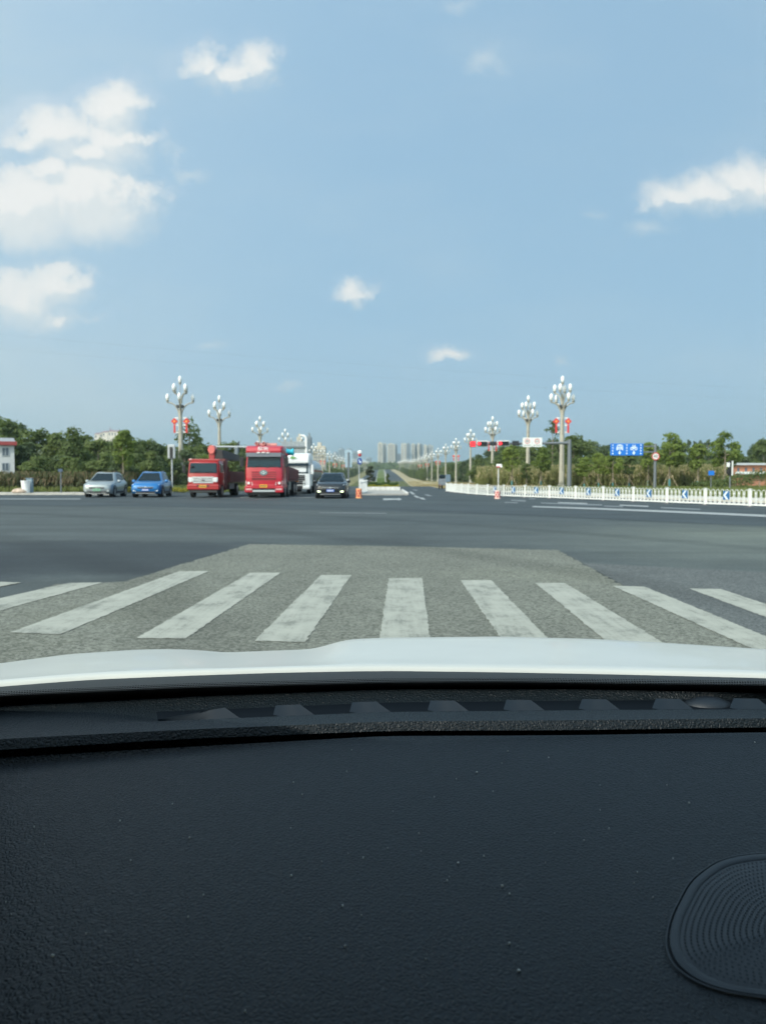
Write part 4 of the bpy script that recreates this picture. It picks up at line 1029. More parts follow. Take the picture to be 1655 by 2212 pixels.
# big gantry sign seen from the back
gy = 150.0; a = at_Y(608, 953.5, gy); b = at_Y(660, 977, gy); O = (b.x + .3, gy, gz(b.x, gy))
t = thing('gantry_sign', 'large grey sign seen from the back on a white curved post behind the trucks', 'road sign', O)
nP = 6
for k in range(nP):
    x0 = a.x + (b.x - a.x) * k / nP; MB().box(x0 + .02, x0 + (b.x - a.x) / nP - .02, gy - .05, gy, b.z - 1.2, a.z).build('panel', principled('sign_back', (.30, .34, .37), .6, var=.08), t, org=O)
MB().box(a.x - .1, b.x + .1, gy - .3, gy - .06, (a.z + b.z) / 2 - .18, (a.z + b.z) / 2 + .1).build('truss', m_grey, t, org=O)
px_ = at_Y(662, 945, gy); MB().tube([(px_.x, gy, O[2] - .1), (px_.x, gy, px_.z - .5), (px_.x - .1, gy, px_.z), (px_.x - .5, gy, px_.z + .35), (px_.x - 1.2, gy, px_.z + .45)], [.27, .25, .24, .22, .15], 10).build('post', m_white, t, smooth=50, org=O)
# tall sign with its back to us beside the road
gy = 118.0; a = at_Y(745.5, 972, gy); b = at_Y(760.5, 1010, gy); O = ((a.x + b.x) / 2, gy, gz(-5, gy))
t = thing('tall_sign', 'tall pale blue sign panel seen from the back on a dark post', 'road sign', O)
mb_ = principled('sign_back_blue', (.34, .46, .54), .55)
for k in range(4):
    zt = a.z + (b.z - a.z) * k / 4; MB().box(a.x, b.x, gy, gy + .05, zt + (b.z - a.z) / 4 + .02, zt).build('panel', mb_, t, org=O)
MB().box(O[0] - .11, O[0] + .11, gy - .16, gy - .02, O[2] - .1, at_Y(752, 977, gy).z).build('post', m_grey, t, org=O)
# median nose: keep-right sign, red-white cap, barrels, white fence
ny = 56.8; a = at_Y(776, 996.5, ny); z0 = .1; O = (a.x, ny, z0)
t = thing('keep_right_sign', 'round blue sign with white arrow on a thin post at the median nose', 'road sign', O)
MB().tube([(a.x, ny, z0 - .1), (a.x, ny, a.z + .5)], .035, 8).build('pole', m_lgrey, t, org=O)
MB().cyly(ny - .09, ny - .05, a.x + .05, a.z, 5.2 * ny / F, 28, rz=7.4 * ny / F).build('disc', principled('sign_navy', (.012, .06, .26), .45), t, org=O)
ar = MB(); u = 4.2 * ny / F
ar.prism_xz([(a.x + .05 - .55 * u, a.z + .75 * u), (a.x + .05 - .35 * u, a.z + .95 * u), (a.x + .05 + .35 * u, a.z - .1 * u), (a.x + .05 + .65 * u, a.z + .15 * u), (a.x + .05 + .6 * u, a.z - .85 * u), (a.x + .05 - .35 * u, a.z - .75 * u), (a.x + .05 - .05 * u, a.z - .45 * u)], ny - .1, ny - .091)
ar.build('white_arrow', m_sky, t, org=O)
a2 = at_Y(777.5, 979, ny); O = (a2.x, ny - .1, a2.z)
t = thing('warning_light', 'small white and red warning light on top of the keep-right sign post', 'warning light', O)
MB().lathe([(.05, -.25), (.13, -.18), (.13, -.05)], (a2.x, ny, a2.z), 12).build('base', m_ringred, t, org=O)
MB().lathe([(.13, -.05), (.18, .03), (.15, .16), (.05, .22)], (a2.x, ny, a2.z), 12).build('lens', m_white, t, org=O)
def barrel(label, x, ytop, ybot, Y, w, c1, c2, seed):
    p = on_z(x, ybot, 0.0) if Y is None else at_Y(x, ybot, Y); h = (at_Y(x, ytop, p.y).z); O = (p.x, p.y, 0.0)
    t = thing('crash_barrel', label, 'barrel', O); r = w / 2
    MB().lathe([(r * 1.02, 0), (r * 1.02, .05), (r * .97, .06), (r * .93, h * .5), (r * .88, h - .03), (r * .8, h)], O, 20).build('body', c1, t, smooth=35, org=O)
    rows = 3
    for j in range(rows):
        for k in range(3):
            z0 = h * (.14 + .26 * j); z1 = z0 + h * .22; mb = MB(); n_ = 4; a0 = R(186 + k * 60 + (30 if j % 2 else 0)); da = R(32)
            rr = lambda z: r * (.985 - .1 * z / h)
            vs = [(O[0] + rr(z) * 1.012 * math.cos(a0 + da * i / n_), O[1] + rr(z) * 1.012 * math.sin(a0 + da * i / n_), z) for z in (z0, z1) for i in range(n_ + 1)]
            mb.add(vs, [(i, i + 1, i + n_ + 2, i + n_ + 1) for i in range(n_)]); mb.build('reflector', c2, t, org=O)
    return t
m_or = principled('barrel_orange', (.72, .36, .16), .6, var=.15); m_pk = principled('barrel_pink', (.78, .56, .48), .6, var=.12)
m_rd2 = principled('barrel_red', (.50, .03, .06), .5)
barrel('orange and red crash barrel at the end of the white median fence', 775.5, 1055, 1076.5, None, .40, m_or, m_rd2, 1)
barrel('pink and red chequered barrel in front of the right white fence', 1074.3, 1059.5, 1077.5, None, .36, m_pk, m_rd2, 2)
p = on_z(1077.5, 1074, 0); O = (p.x, p.y + .3, 0)
t = thing('small_sign', 'thin white post with a small tilted red and white sign behind the pink barrel', 'road sign', O)
MB().tube([(p.x, p.y + .3, 0), (p.x, p.y + .3, at_Y(1077, 1006, p.y).z)], .03, 8).build('pole', m_white, t, org=O)
q = at_Y(1078, 1006.5, p.y + .3); MB().hexa([(q.x - .19, q.y - .1, q.z - .10), (q.x + .19, q.y - .1, q.z - .10), (q.x + .19, q.y + .1, q.z - .09), (q.x - .19, q.y + .1, q.z - .09)], [(q.x - .17, q.y - .02, q.z + .12), (q.x + .17, q.y - .02, q.z + .12), (q.x + .17, q.y + .12, q.z + .12), (q.x - .17, q.y + .12, q.z + .12)]).build('panel', m_white, t, org=O)
MB().box(q.x - .2, q.x + .05, q.y - .13, q.y - .11, q.z - .1, q.z - .02).build('red_band', m_ringred, t, org=O)

# ------------------------------------------------------------------ white guard fence on the right
m_fence = principled('fence_white', (.78, .79, .76), .5, var=.06, vscale=2)
m_foot = principled('fence_foot', (.10, .10, .11), .8)
FH = .76
def resample(poly, step):
    P = [Vector((x, y, 0)) for x, y in poly]; out = [P[0]]; d = 0; i = 0; cur = P[0]
    need = step
    while i < len(P) - 1:
        seg = (P[i + 1] - cur).length
        if seg >= need: cur = cur + (P[i + 1] - cur).normalized() * need; out.append(cur.copy()); need = step
        else: need -= seg; i += 1; cur = P[i]
    return out
STEP = 2.42
posts = resample(FENCE, STEP)
def picket_panel():
    mb = MB(); n_ = 9; L = STEP - .1; w = L / n_; rb = .013
    for k in range(n_):
        x0 = .05 + w * k + w * .14; x1 = .05 + w * (k + 1) - w * .14; xm = (x0 + x1) / 2; rr = (x1 - x0) / 2
        mb.box(x0 - rb, x0 + rb, -rb, rb, .14, FH - rr); mb.box(x1 - rb, x1 + rb, -rb, rb, .14, FH - rr)
        arc = [(xm - rr * math.cos(R(q)), 0, FH - rr + rr * math.sin(R(q)) * 1.05) for q in range(0, 181, 30)]
        mb.tube(arc, rb, 5)
        if k < n_ - 1: mb.box(x1 - .01, x1 + w * .28 + .01, -.025, .025, FH - .20, FH - .15)
    return mb
fence = thing('guard_fence', 'long white hoop-topped guard fence curving along the right of the road', 'fence', (posts[0].x, posts[0].y, 0))
pm_ = picket_panel().build('fence_panel', m_fence); pm_.parent = fence; pm_['kind'] = 'stuff'
rail_me = MB().box(.05, STEP - .05, -.03, .03, .07, .14).build('rail', m_fence); rail_me.parent = fence
post_ = MB().box(-.055, .055, -.055, .055, -.0, FH + .03).box(-.07, .07, -.07, .07, FH + .03, FH + .06).build('post', m_fence, bevel=.01); post_.parent = fence
foot_ = MB().lathe([(.17, 0), (.16, .03), (.07, .05)], (0, 0, 0), 10).build('foot', m_foot); foot_.parent = fence
F0 = Vector((posts[0].x, posts[0].y, 0))
m_chev = principled('chevron_blue', (.03, .15, .36), .5); m_chw = principled('chevron_white', (.74, .80, .84), .45)
chev0 = None
for i, p in enumerate(posts):
    for src in (post_, foot_):
        o = src if i == 0 else src.copy()
        if i: C.objects.link(o)
        o.location = p - F0
    if i < len(posts) - 1:
        d = posts[i + 1] - p; ang = math.atan2(d.y, d.x)
        for src in (pm_, rail_me):
            o = src if i == 0 else src.copy()
            if i: C.objects.link(o)
            o.location = p - F0; o.rotation_euler = (0, 0, ang); o.scale = (d.length / STEP, 1, 1)
        if i >= 6:
            mid = (p + posts[i + 1]) / 2
            nd = Vector((d.y, -d.x, 0)).normalized()
            if chev0 is None:
                t = thing('chevron_board', None, 'chevron sign'); chev0 = t
                MB().box(-.165, .165, .0, .03, -.20, .20).build('panel', m_chev, t)
                MB().prism_xz([(-.15, 0), (.02, .19), (.13, .19), (-.03, 0), (.13, -.19), (.02, -.19)], -.012, -.001).build('chevron', m_chw, t)
            else: t = copy_tree(chev0)
            t.location = (mid.x + nd.x * .06, mid.y + nd.y * .06, .50); t.rotation_euler = (0, 0, ang)
            n_b = len(posts) - 1 - 6
            lab = '%s blue chevron board from the left end of the white guard fence' % ['first', 'second', 'third', 'fourth', 'fifth', 'sixth', 'seventh', 'eighth', 'ninth', 'tenth', 'eleventh', 'twelfth', 'thirteenth', 'fourteenth', 'fifteenth'][i - 6]
            tag(t, lab, 'chevron sign', 'chevron boards on the white fence')
# short fence on the median nose
fl = thing('guard_fence', 'short white fence seen end-on at the median nose beside the orange barrel', 'fence', (-1.7, 56.5, .1))
for k in range(4):
    y0 = 1.2 * k * 1.9; 
    MB().box(-.05, .05, y0 - .05, y0 + .05, -.1, 1.0).build('post', m_fence, fl, bevel=.01)
    if k < 3:
        mb = MB().box(-.03, .03, y0 + .05, y0 + 2.23, .0, .08).box(-.03, .03, y0 + .05, y0 + 2.23, .82, .88)
        mb.build('rail', m_fence, fl)
        mb = MB()
        for q in range(12): mb.box(-.018, .018, y0 + .15 + q * .18, y0 + .19 + q * .18, .05, .95)
        o = mb.build('picket', m_fence, fl); o['kind'] = 'stuff'
fl.rotation_euler = (0, 0, R(-3.0))
p = at_Y(781, 1036.5, 57.5); O = (p.x, p.y, p.z)
t = thing('post_lamp', 'white capped box on the first post of the median fence', 'beacon', O)
MB().box(p.x - .16, p.x + .16, p.y - .1, p.y + .1, p.z - .2, p.z + .04).build('box', m_white, t, org=O, bevel=.02); MB().box(p.x - .19, p.x + .19, p.y - .13, p.y + .13, p.z + .04, p.z + .10).build('cap', m_lgrey, t, org=O, bevel=.02)
# litter bin and stones on the left pavement
p = at_Y(57, 1068, 58.6); O = (p.x, p.y, .13)
t = thing('litter_bin', 'white tapering bin on the left pavement', 'bin', O)
MB().lathe([(.26, 0), (.33, .85), (.36, .86), (.36, .93), (.30, .93)], O, 18).build('body', m_white, t, smooth=35, org=O)
p = at_Y(66, 1068, 59.3); O = (p.x, p.y, .13)
t = thing('utility_box', 'narrow blue-grey box just behind the white bin', 'box', O)
MB().box(p.x - .22, p.x + .22, p.y - .15, p.y + .15, .13, 1.2).build('body', principled('box_blue', (.22, .30, .36), .6), t, org=O, bevel=.03)
MB().box(p.x - .25, p.x + .25, p.y - .18, p.y + .18, 1.2, 1.26).build('lid', principled('box_lid', (.14, .20, .26), .6), t, org=O)
p = at_Y(43, 1067, 58.4); rg = random.Random(2)
me = MB(); pr = []
me.lathe([(.30, 0), (.42, .10), (.33, .26), (.12, .36)], (p.x, p.y, .12), 9, sx=1.4); o = me.build('rubble_heap', principled('rubble', (.48, .38, .30), .95, var=.3, vscale=3)); tag(o, 'small heap of pale rubble beside the white bin', 'rubble')
# overhead wires
def wire(name, label, a, b, sag, Y0, Y1):
    A = at_Y(a[0], a[1], Y0); B = at_Y(b[0], b[1], Y1); pts = []
    for i in range(25):
        t = i / 24; q = A.lerp(B, t); q.z -= sag * 4 * t * (1 - t); pts.append(q)
    o = MB().tube(pts, .009, 4).build(name, principled('wire', (.12, .13, .14), .6)); tag(o, label, 'cable')
wire('power_cable', 'upper thin power cable crossing the sky from left to right', (-60, 716), (1720, 843), 1.0, 150, 150)
wire('power_cable', 'lower thin power cable crossing the sky from left to right', (-60, 748), (1720, 866), .8, 150, 150)
#@@CARS
# ------------------------------------------------------------------ vehicles (front faces -Y, origin on the ground under the front bumper)
m_tyre = principled('tyre', (.018, .018, .02), .85)
m_rim = principled('rim', (.33, .34, .35), .35, metal=.7)
m_glass = principled('car_glass', (.008, .018, .025), .10, spec=.3)
m_glass_t = principled('truck_glass', (.010, .034, .048), .15, spec=.25)
m_trim = principled('black_trim', (.014, .015, .017), .55)
m_chrome = principled('chrome', (.62, .64, .66), .18, metal=.95)
m_head = principled('headlight', (.62, .66, .66), .12, spec=.7, coat=.5)
m_drl = principled('daytime_light', (.8, .9, .7), .3, emit=(.85, 1.0, .62), estr=2.2)
m_plate_b = principled('plate_blue', (.03, .13, .55), .45); m_plate_y = principled('plate_yellow', (.80, .40, .03), .45); m_plate_g = principled('plate_green', (.30, .66, .42), .45)
m_amb = principled('amber_lens', (.75, .25, .03), .3)
def wheel(t, x, y, r, w, side, name='wheel'):
    o = MB().loft([[(x + dx, y + rr * math.cos(2 * math.pi * k / 24), r + rr * math.sin(2 * math.pi * k / 24)) for k in range(24)] for dx, rr in ((-w / 2, r * .9), (-w / 2 + .03, r), (w / 2 - .03, r), (w / 2, r * .9))]).build(name, m_tyre, t, smooth=40)
    xf = x + side * (w / 2 + .004); q = MB()
    q.cylx(min(xf, xf - side * .05), max(xf, xf - side * .05), y, r, r * .62, 20)
    for k in range(5):
        a = 2 * math.pi * k / 5; q.box(min(xf, xf + side * .012), max(xf, xf + side * .012), y + r * .33 * math.cos(a) - .05, y + r * .33 * math.cos(a) + .05, r + r * .33 * math.sin(a) - .05, r + r * .33 * math.sin(a) + .05)
    q.build('rim', m_rim, o)
def ring_pts(y, zb, hwb, zm, hwm, zs, hws, zt, hwt):
    h = [(hwb, zb), (hwm, zm), (hws, zs), (hwt, zt)]
    return [(-a, y, z) for a, z in h] + [(-.35 * hwt, y, zt + .025), (.35 * hwt, y, zt + .025)] + [(a, y, z) for a, z in h[::-1]]
def plate(t, x, y, z, w, h, mat, marks=True):
    o = MB().box(x - w / 2, x + w / 2, y - .025, y, z - h / 2, z + h / 2).build('number_plate', mat, t)
    g = MB()
    for k in range(6): g.box(x - w * .42 + k * w * .145, x - w * .42 + k * w * .145 + w * .09, y - .03, y - .0255, z - h * .28, z + h * .28)
    g.build('plate_marks', m_signw if mat is m_plate_b else m_ink, o)
def make_suv(name, label, X, Y, yaw, paint, L=4.5, W=1.86, H=1.66, pl=m_plate_b, style='suv', lights=None, roof_rail=True):
    t = thing(name, label, 'car', (X, Y, 0), yaw)
    h = W / 2
    zs = .98 if style != 'sedan' else .90
    st = [(0.00, .42, h * .70, .55, h * .78, .66, h * .76, .74, h * .66), (.08, .30, h * .84, .50, h * .91, .74, h * .88, .84, h * .74), (.28, .24, h * .92, .50, h * .985, .84, h * .95, .93, h * .80),
          (.75, .22, h * .96, .55, h, .90, h * .98, zs + .02, h * .86), (1.25, .22, h * .96, .58, h, .94, h * .985, zs + .09, h * .88), (2.4, .22, h * .96, .6, h, .96, h * .99, zs + .10, h * .90),
          (3.7, .24, h * .96, .6, h, .98, h * .985, zs + .12, h * .88), (L - .25, .30, h * .9, .6, h * .96, .96, h * .93, zs + .08, h * .80), (L, .45, h * .72, .62, h * .86, .90, h * .84, zs, h * .70)]
    b = MB(); b.loft([ring_pts(*s) for s in st])
    # cabin
    z0 = zs + .085; rb = L - .12
    base = [(1.18, h * .84), (1.75, h * .885), (L - 1.2, h * .885), (rb, h * .74)]
    roof = [(1.98, h * .62, H - .05), (2.30, h * .67, H - .01), (L - 1.35, h * .67, H - .0), (L - .55, h * .60, H - .09)]
    rings = [[(-w, y, z0) for y, w in base] + [(w, y, z0) for y, w in base[::-1]], [(-w, y, z) for y, w, z in roof] + [(w, y, z) for y, w, z in roof[::-1]]]
    b.loft(rings)
    # roof crown
    b.loft([[(-w * .97, y, z) for y, w, z in roof] + [(w * .97, y, z) for y, w, z in roof[::-1]], [(-w * .8, y + (.12 if i == 0 else -.1 if i == 3 else 0), z + .045) for i, (y, w, z) in enumerate(roof)] + [(w * .8, y + (.12 if i == 0 else -.1 if i == 3 else 0), z + .045) for i, (y, w, z) in reversed(list(enumerate(roof)))]])
    b.build('body', paint, t, smooth=42)
    def q4(p, out, name, mat):
        p = [Vector(v) for v in p]; n = (p[1] - p[0]).cross(p[3] - p[0]).normalized() * out
        MB().hexa([v - n * .3 for v in p], [v + n for v in p]).build(name, mat, t)
    lerp = lambda a, c, k: tuple(a[i] + (c[i] - a[i]) * k for i in range(3))
    B = lambda i, s: (s * base[i][1], base[i][0], z0); Rr = lambda i, s: (s * roof[i][1], roof[i][0], roof[i][2])
    # windscreen
    p0, p1, p2, p3 = B(0, -1), B(0, 1), Rr(0, 1), Rr(0, -1)
    ins = lambda a, c, k: lerp(a, c, k)
    w0, w1, w2, w3 = lerp(p0, p2, .03), lerp(p1, p3, .03), lerp(p2, p0, .05), lerp(p3, p1, .05)
    q4([(w0[0] + .01, w0[1], w0[2] + .0), (w1[0] - .01, w1[1], w1[2]), (w2[0], w2[1], w2[2]), (w3[0], w3[1], w3[2])], .018, 'windscreen', m_glass)
    for s in (-1, 1):
        a, c, d, e = B(1, s), B(2, s), Rr(2, s), Rr(1, s)
        f0 = lerp(B(0, s), B(1, s), .55)
        quads = [(lerp(a, e, .06), lerp(lerp(a, c, .47), lerp(e, d, .47), .06), lerp(lerp(a, c, .47), lerp(e, d, .47), .88), lerp(a, e, .88)), (lerp(lerp(a, c, .53), lerp(e, d, .53), .06), lerp(c, d, .06), lerp(c, d, .86), lerp(lerp(a, c, .53), lerp(e, d, .53), .88))]
        for k, q in enumerate(quads):
            q = list(q) if s > 0 else [q[1], q[0], q[3], q[2]]
            q4(q, .012, 'side_window', m_glass)
        a2, c2, d2, e2 = B(2, s), B(3, s), Rr(3, s), Rr(2, s)
        q = [lerp(lerp(a2, c2, .1), lerp(e2, d2, .1), .15), lerp(lerp(a2, c2, .55), lerp(e2, d2, .5), .2), lerp(lerp(a2, c2, .5), lerp(e2, d2, .6), .75), lerp(lerp(a2, c2, .1), lerp(e2, d2, .1), .82)]
        q4(q if s > 0 else [q[1], q[0], q[3], q[2]], .01, 'quarter_window', m_glass)
        # door seams, handle, sill and wheel arches
        MB().box(s * (h - .02) - .03, s * (h - .02) + .03, 1.3, L - 1.2, .26, .40).build('sill', m_trim, t, bevel=.015)
        for yy in (1.72, 2.62): MB().box(s * h * .995 - .012, s * h * .995 + .012, yy, yy + .16, .84, .87).build('door_handle', paint, t)
        for yy, nm in ((.86, 'wheel'), (L - .92, 'wheel')):
            ar = MB(); ang = [R(q) for q in range(-8, 189, 14)]
            o_ = [[(s * (h + dx), yy + rr * math.cos(a_), .36 + rr * math.sin(a_)) for a_ in ang] for dx, rr in ((-.10, .445), (.012, .445), (.012, .36), (-.10, .36))]
            ar.loft(o_, False, closed=False); ar.build('wheel_arch', m_trim, t)
            MB().cylx(min(s * (h - .30), s * (h - .06)), max(s * (h - .30), s * (h - .06)), yy, .37, .40, 22).build('wheel_well', m_trim, t)
            wheel(t, s * (h - .115), yy, .345, .23, s)
        mi = MB(); mi.loft([[(s * (h - .02 + dx), 1.52 + dy, 1.06 + .10 * math.sin(2 * math.pi * k / 8) * sc_) for k, dy in [(k, .07 * math.cos(2 * math.pi * k / 8) * sc_) for k in range(8)]] for dx, sc_ in ((0, .5), (.05, 1), (.18, 1), (.22, .6))])
        mi.build('mirror', paint, t, smooth=50)
        hl = MB()
        y0 = .06
        hl.hexa([(s * h * .52, .035, .70), (s * h * .86, .15, .72), (s * h * .86, .26, .72), (s * h * .52, .2, .70)], [(s * h * .52, .05, .795), (s * h * .88, .18, .86), (s * h * .88, .30, .86), (s * h * .52, .2, .80)])
        hl.build('headlight', m_head, t)
        MB().box(min(s * h * .60, s * h * .82), max(s * h * .60, s * h * .82), .0, .12, .40, .50).build('fog_lamp', lights or m_head, t, bevel=.02)
    MB().hexa([(-h * .50, -.012, .58), (h * .50, -.012, .58), (h * .50, .1, .58), (-h * .50, .1, .58)], [(-h * .54, .012, .74), (h * .54, .012, .74), (h * .54, .1, .74), (-h * .54, .1, .74)]).build('grille', m_trim, t)
    MB().box(-h * .52, h * .52, -.018, .02, .665, .69).build('grille_bar', m_chrome, t)
    MB().cyly(-.03, .0, 0, .675, .055, 14).build('emblem', m_chrome, t)
    MB().box(-h * .62, h * .62, -.004, .12, .30, .40).build('air_intake', m_trim, t, bevel=.015)
    MB().box(-h * .66, h * .66, -.015, .10, .245, .285).build('skid_plate', m_rim, t, bevel=.01)
    plate(t, 0, -.012, .50, .46, .145, pl)
    if roof_rail:
        for s in (-1, 1): MB().tube([(s * h * .60, 2.25, H + .01), (s * h * .60, 2.4, H + .06), (s * h * .60, L - 1.2, H + .055), (s * h * .60, L - 1.0, H - .0)], .017, 6).build('roof_rail', m_trim, t)
    MB().box(-h * .8, h * .8, .6, L - .5, .20, .30).build('underbody', m_trim, t)
    for s in (-1, 1): MB().box(min(s * h * .5, s * h * .8), max(s * h * .5, s * h * .8), L - .12, L - .02, .80, .95).build('tail_light', m_ringred, t)
    return t
def paint(name, c, rough=.32, metal=.0): return principled(name, c, rough, metal=metal, spec=.5, coat=.5, var=.03, vscale=2)
p = on_z(228, 1075.3); pv = Vector((0, 0, 0))
def gx(x, y): q = on_z(x, y); return q.x, q.y
x, y = gx(210, 1074.6); make_suv('parked_car', 'silver grey car with a pale green number plate, leftmost of the waiting cars', x, y, R(4), paint('silver_paint', (.33, .375, .385), .28, .35), 4.45, 1.90, 1.64, m_plate_g)
x, y = gx(315, 1074.8); make_suv('parked_car', 'bright blue car with roof rails waiting between the silver car and the red crane truck', x, y, R(5), paint('blue_paint', (.012, .155, .42), .28, .15), 4.55, 1.95, 1.68, m_plate_b)
x, y = gx(714, 1077.2); make_suv('parked_car', 'black car with lit greenish daytime lights waiting beside the median', x, y, R(0), paint('black_paint', (.012, .016, .02), .25), 4.7, 1.94, 1.60, m_plate_b, lights=m_drl)
make_suv('parked_car', 'white car mostly hidden behind the black car', -3.55, 54.2, 0, paint('white_paint_car', (.70, .72, .72), .3), 4.3, 1.80, 1.52, m_plate_b, 'sedan', roof_rail=False)
make_suv('parked_car', 'white car glimpsed low between the two red trucks', -9.75, 59.5, 0, paint('white_paint_car', (.70, .72, .72), .3), 4.4, 1.82, 1.48, m_plate_b, 'sedan', roof_rail=False)

m_truck_red = paint('truck_red', (.34, .014, .016), .35)
m_dump_red = paint('tipper_red', (.44, .016, .034), .33)
m_bed_red = principled('bed_red', (.13, .03, .03), .65, var=.25, vscale=2)
m_frame = principled('truck_frame', (.03, .032, .034), .7)
m_whitep = paint('truck_white', (.74, .76, .76), .35)
def axle(t, y, hw, r=.5, w=.28, dual=False):
    for s in (-1, 1):
        wheel(t, s * (hw - w / 2), y, r, w, s)
        if dual: wheel(t, s * (hw - w * 1.6), y, r, w, s)
def cab_shell(mb, hw, zb, zw, zt, depth, rake=.18, zc=None):
    """front plan slightly rounded; lower face upright, windscreen raked"""
    def ring(z, f, k):
        return [(-hw * k, depth, z), (-hw * k, f + .22, z), (-hw * k * .94, f + .07, z), (-hw * k * .74, f, z), (hw * k * .74, f, z), (hw * k * .94, f + .07, z), (hw * k, f + .22, z), (hw * k, depth, z)]
    mb.loft([ring(zb, .04, .98), ring(zb + .3, 0, 1.0), ring(zw, .02, 1.0), ring(zt - .12, rake, .95), ring(zt, rake + .18, .88)])
# --- red crane truck
x, y = gx(439.5, 1075.4)
t = thing('crane_truck', 'red flatbed truck with a folded loading crane behind its cab', 'truck', (x, y, 0))
mb = MB(); cab_shell(mb, 1.02, .62, 1.50, 2.42, 1.75, .22); mb.build('cab', m_truck_red, t, smooth=38, bevel=.03)
MB().hexa([(-.88, -.005, 1.60), (.88, -.005, 1.60), (.88, .1, 1.60), (-.88, .1, 1.60)], [(-.84, .165, 2.24), (.84, .165, 2.24), (.84, .3, 2.24), (-.84, .3, 2.24)]).build('windscreen', m_glass_t, t, bevel=.03)
for s in (-1, 1):
    MB().box(s * 1.005 - .012, s * 1.005 + .012, .55, 1.35, 1.62, 2.2).build('side_window', m_glass, t)
    MB().box(s * .78 - .17, s * .78 + .17, -.012, .1, 1.02, 1.32).build('headlight', m_head, t, bevel=.03)
    for zz in (1.08, 1.22): MB().cyly(-.03, -.012, s * .82, zz, .065, 14).build('lamp_lens', m_signw, t)
    o = MB().tube([(s * 1.0, .25, 2.2), (s * 1.2, .0, 2.15), (s * 1.22, .0, 1.6)], .02, 6).build('mirror_arm', m_frame, t); MB().box(s * 1.22 - .1, s * 1.22 + .1, .0, .07, 1.65, 2.1).build('mirror', m_trim, t, bevel=.02)
    MB().box(s * .72 - .16, s * .72 + .16, -.03, .05, .60, .70).build('fog_lamp', m_head, t, bevel=.02)
for z0, z1, w in ((1.28, 1.36, .70), (1.17, 1.215, .62), (1.08, 1.12, .62), (.94, 1.0, .66)): MB().box(-w, w, -.02, .03, z0, z1).build('grille_bar', m_chrome, t, bevel=.01)
MB().box(-.62, .62, -.006, .05, .94, 1.34).build('grille', m_rim, t)
g = MB().lathe([(.001, -.09), (.12, -.02), (.12, .02), (.001, .09)], (0, -.035, 1.16), 10); g.build('emblem', m_chrome, t)
MB().box(-1.02, 1.02, -.05, .3, .52, .86).build('bumper', m_truck_red, t, bevel=.05)
MB().box(-.40, .40, -.056, -.03, .73, .82).build('air_intake', m_trim, t)
plate(t, 0, -.06, .74, .46, .17, m_plate_y)
MB().box(-.92, .92, .02, .35, .33, .52).build('lower_valance', m_frame, t, bevel=.03)
MB().box(-1.0, 1.0, .30, .42, 2.36, 2.50).build('sun_visor', m_truck_red, t, bevel=.03)
MB().lathe([(.10, 0), (.11, .05), (.05, .09)], (-.86, .36, 2.44), 10).build('marker_lamp', principled('marker_pink', (.75, .45, .42), .4), t)
MB().lathe([(.15, 0), (.15, .05)], (-.70, .12, 1.98), 10).build('sticker', m_trim, t)
for xx in (-.6, .1): MB().tube([(xx, -.03, 1.62), (xx + .5, .02, 1.74)], .015, 5).build('wiper', m_frame, t)
axle(t, 1.1, 1.02, .45, .25); axle(t, 6.2, 1.05, .45, .25, True)
MB().box(-.45, .45, .3, 8.2, .45, .78).build('chassis', m_frame, t)
cr = MB().box(-.35, .35, 2.0, 2.7, .8, 2.2); cr.build('crane_base', m_bed_red, t, bevel=.04)
MB().box(-.05, .35, 1.95, 2.55, 2.2, 3.2).build('crane_column', m_truck_red, t, bevel=.06)
MB().loft([[(.14 + .24 * math.cos(a_), yy, 3.16 + .30 * math.sin(a_)) for a_ in [2 * math.pi * k / 14 for k in range(14)]] for yy in (1.85, 2.7)]).build('crane_head', principled('crane_red', (.62, .16, .14), .5), t, smooth=40, bevel=.03)
MB().hexa([(.34, 2.0, 2.5), (.92, 2.0, 2.5), (.95, 7.6, 2.5), (.45, 7.6, 2.5)], [(.34, 2.0, 3.2), (.86, 2.0, 3.15), (.95, 7.6, 2.95), (.45, 7.6, 2.95)]).build('crane_boom', m_frame, t, bevel=.04)
MB().tube([(.42, 2.3, 2.25), (.7, 5.0, 2.55)], .09, 8).build('boom_ram', m_chrome, t)
MB().box(.55, 1.06, 1.9, 2.7, .55, 2.55).build('crane_valve_bank', m_bed_red, t, bevel=.03)
for k in range(5): MB().tube([(.62 + .09 * k, 1.88, .8), (.6 + .1 * k, 1.84, 1.6), (.66 + .08 * k, 1.88, 2.4)], .022, 5).build('hydraulic_hose', m_lgrey if k % 2 else m_frame, t)
for k in range(3): MB().tube([(-.3 + .3 * k, 3.4 + k, 1.5), (-.2 + .3 * k, 7.5, 1.55)], .16, 8).build('pipe_load', m_bed_red if k % 2 else m_frame, t)
for s in (-1, 1):
    MB().box(s * .95 - .1, s * .95 + .1, 2.2, 2.42, .45, 1.5).build('outrigger', m_bed_red, t, bevel=.02)
    for k in range(3):
        y0 = 2.95 + k * 1.85
        MB().box(s * 1.13 - .03, s * 1.13 + .03, y0 + .03, y0 + 1.82, 1.05, 1.72).build('side_board', m_bed_red, t, bevel=.015)
        for q in range(4): MB().box(s * 1.165 - .02, s * 1.165 + .02, y0 + .25 + q * .45, y0 + .31 + q * .45, 1.07, 1.70).build('board_rib', m_bed_red, t)
MB().box(-1.12, 1.12, 2.9, 8.5, .95, 1.05).build('bed_floor', m_bed_red, t)
MB().box(-1.1, 1.1, 2.88, 2.94, 1.05, 2.05).build('headboard', m_bed_red, t, bevel=.02)
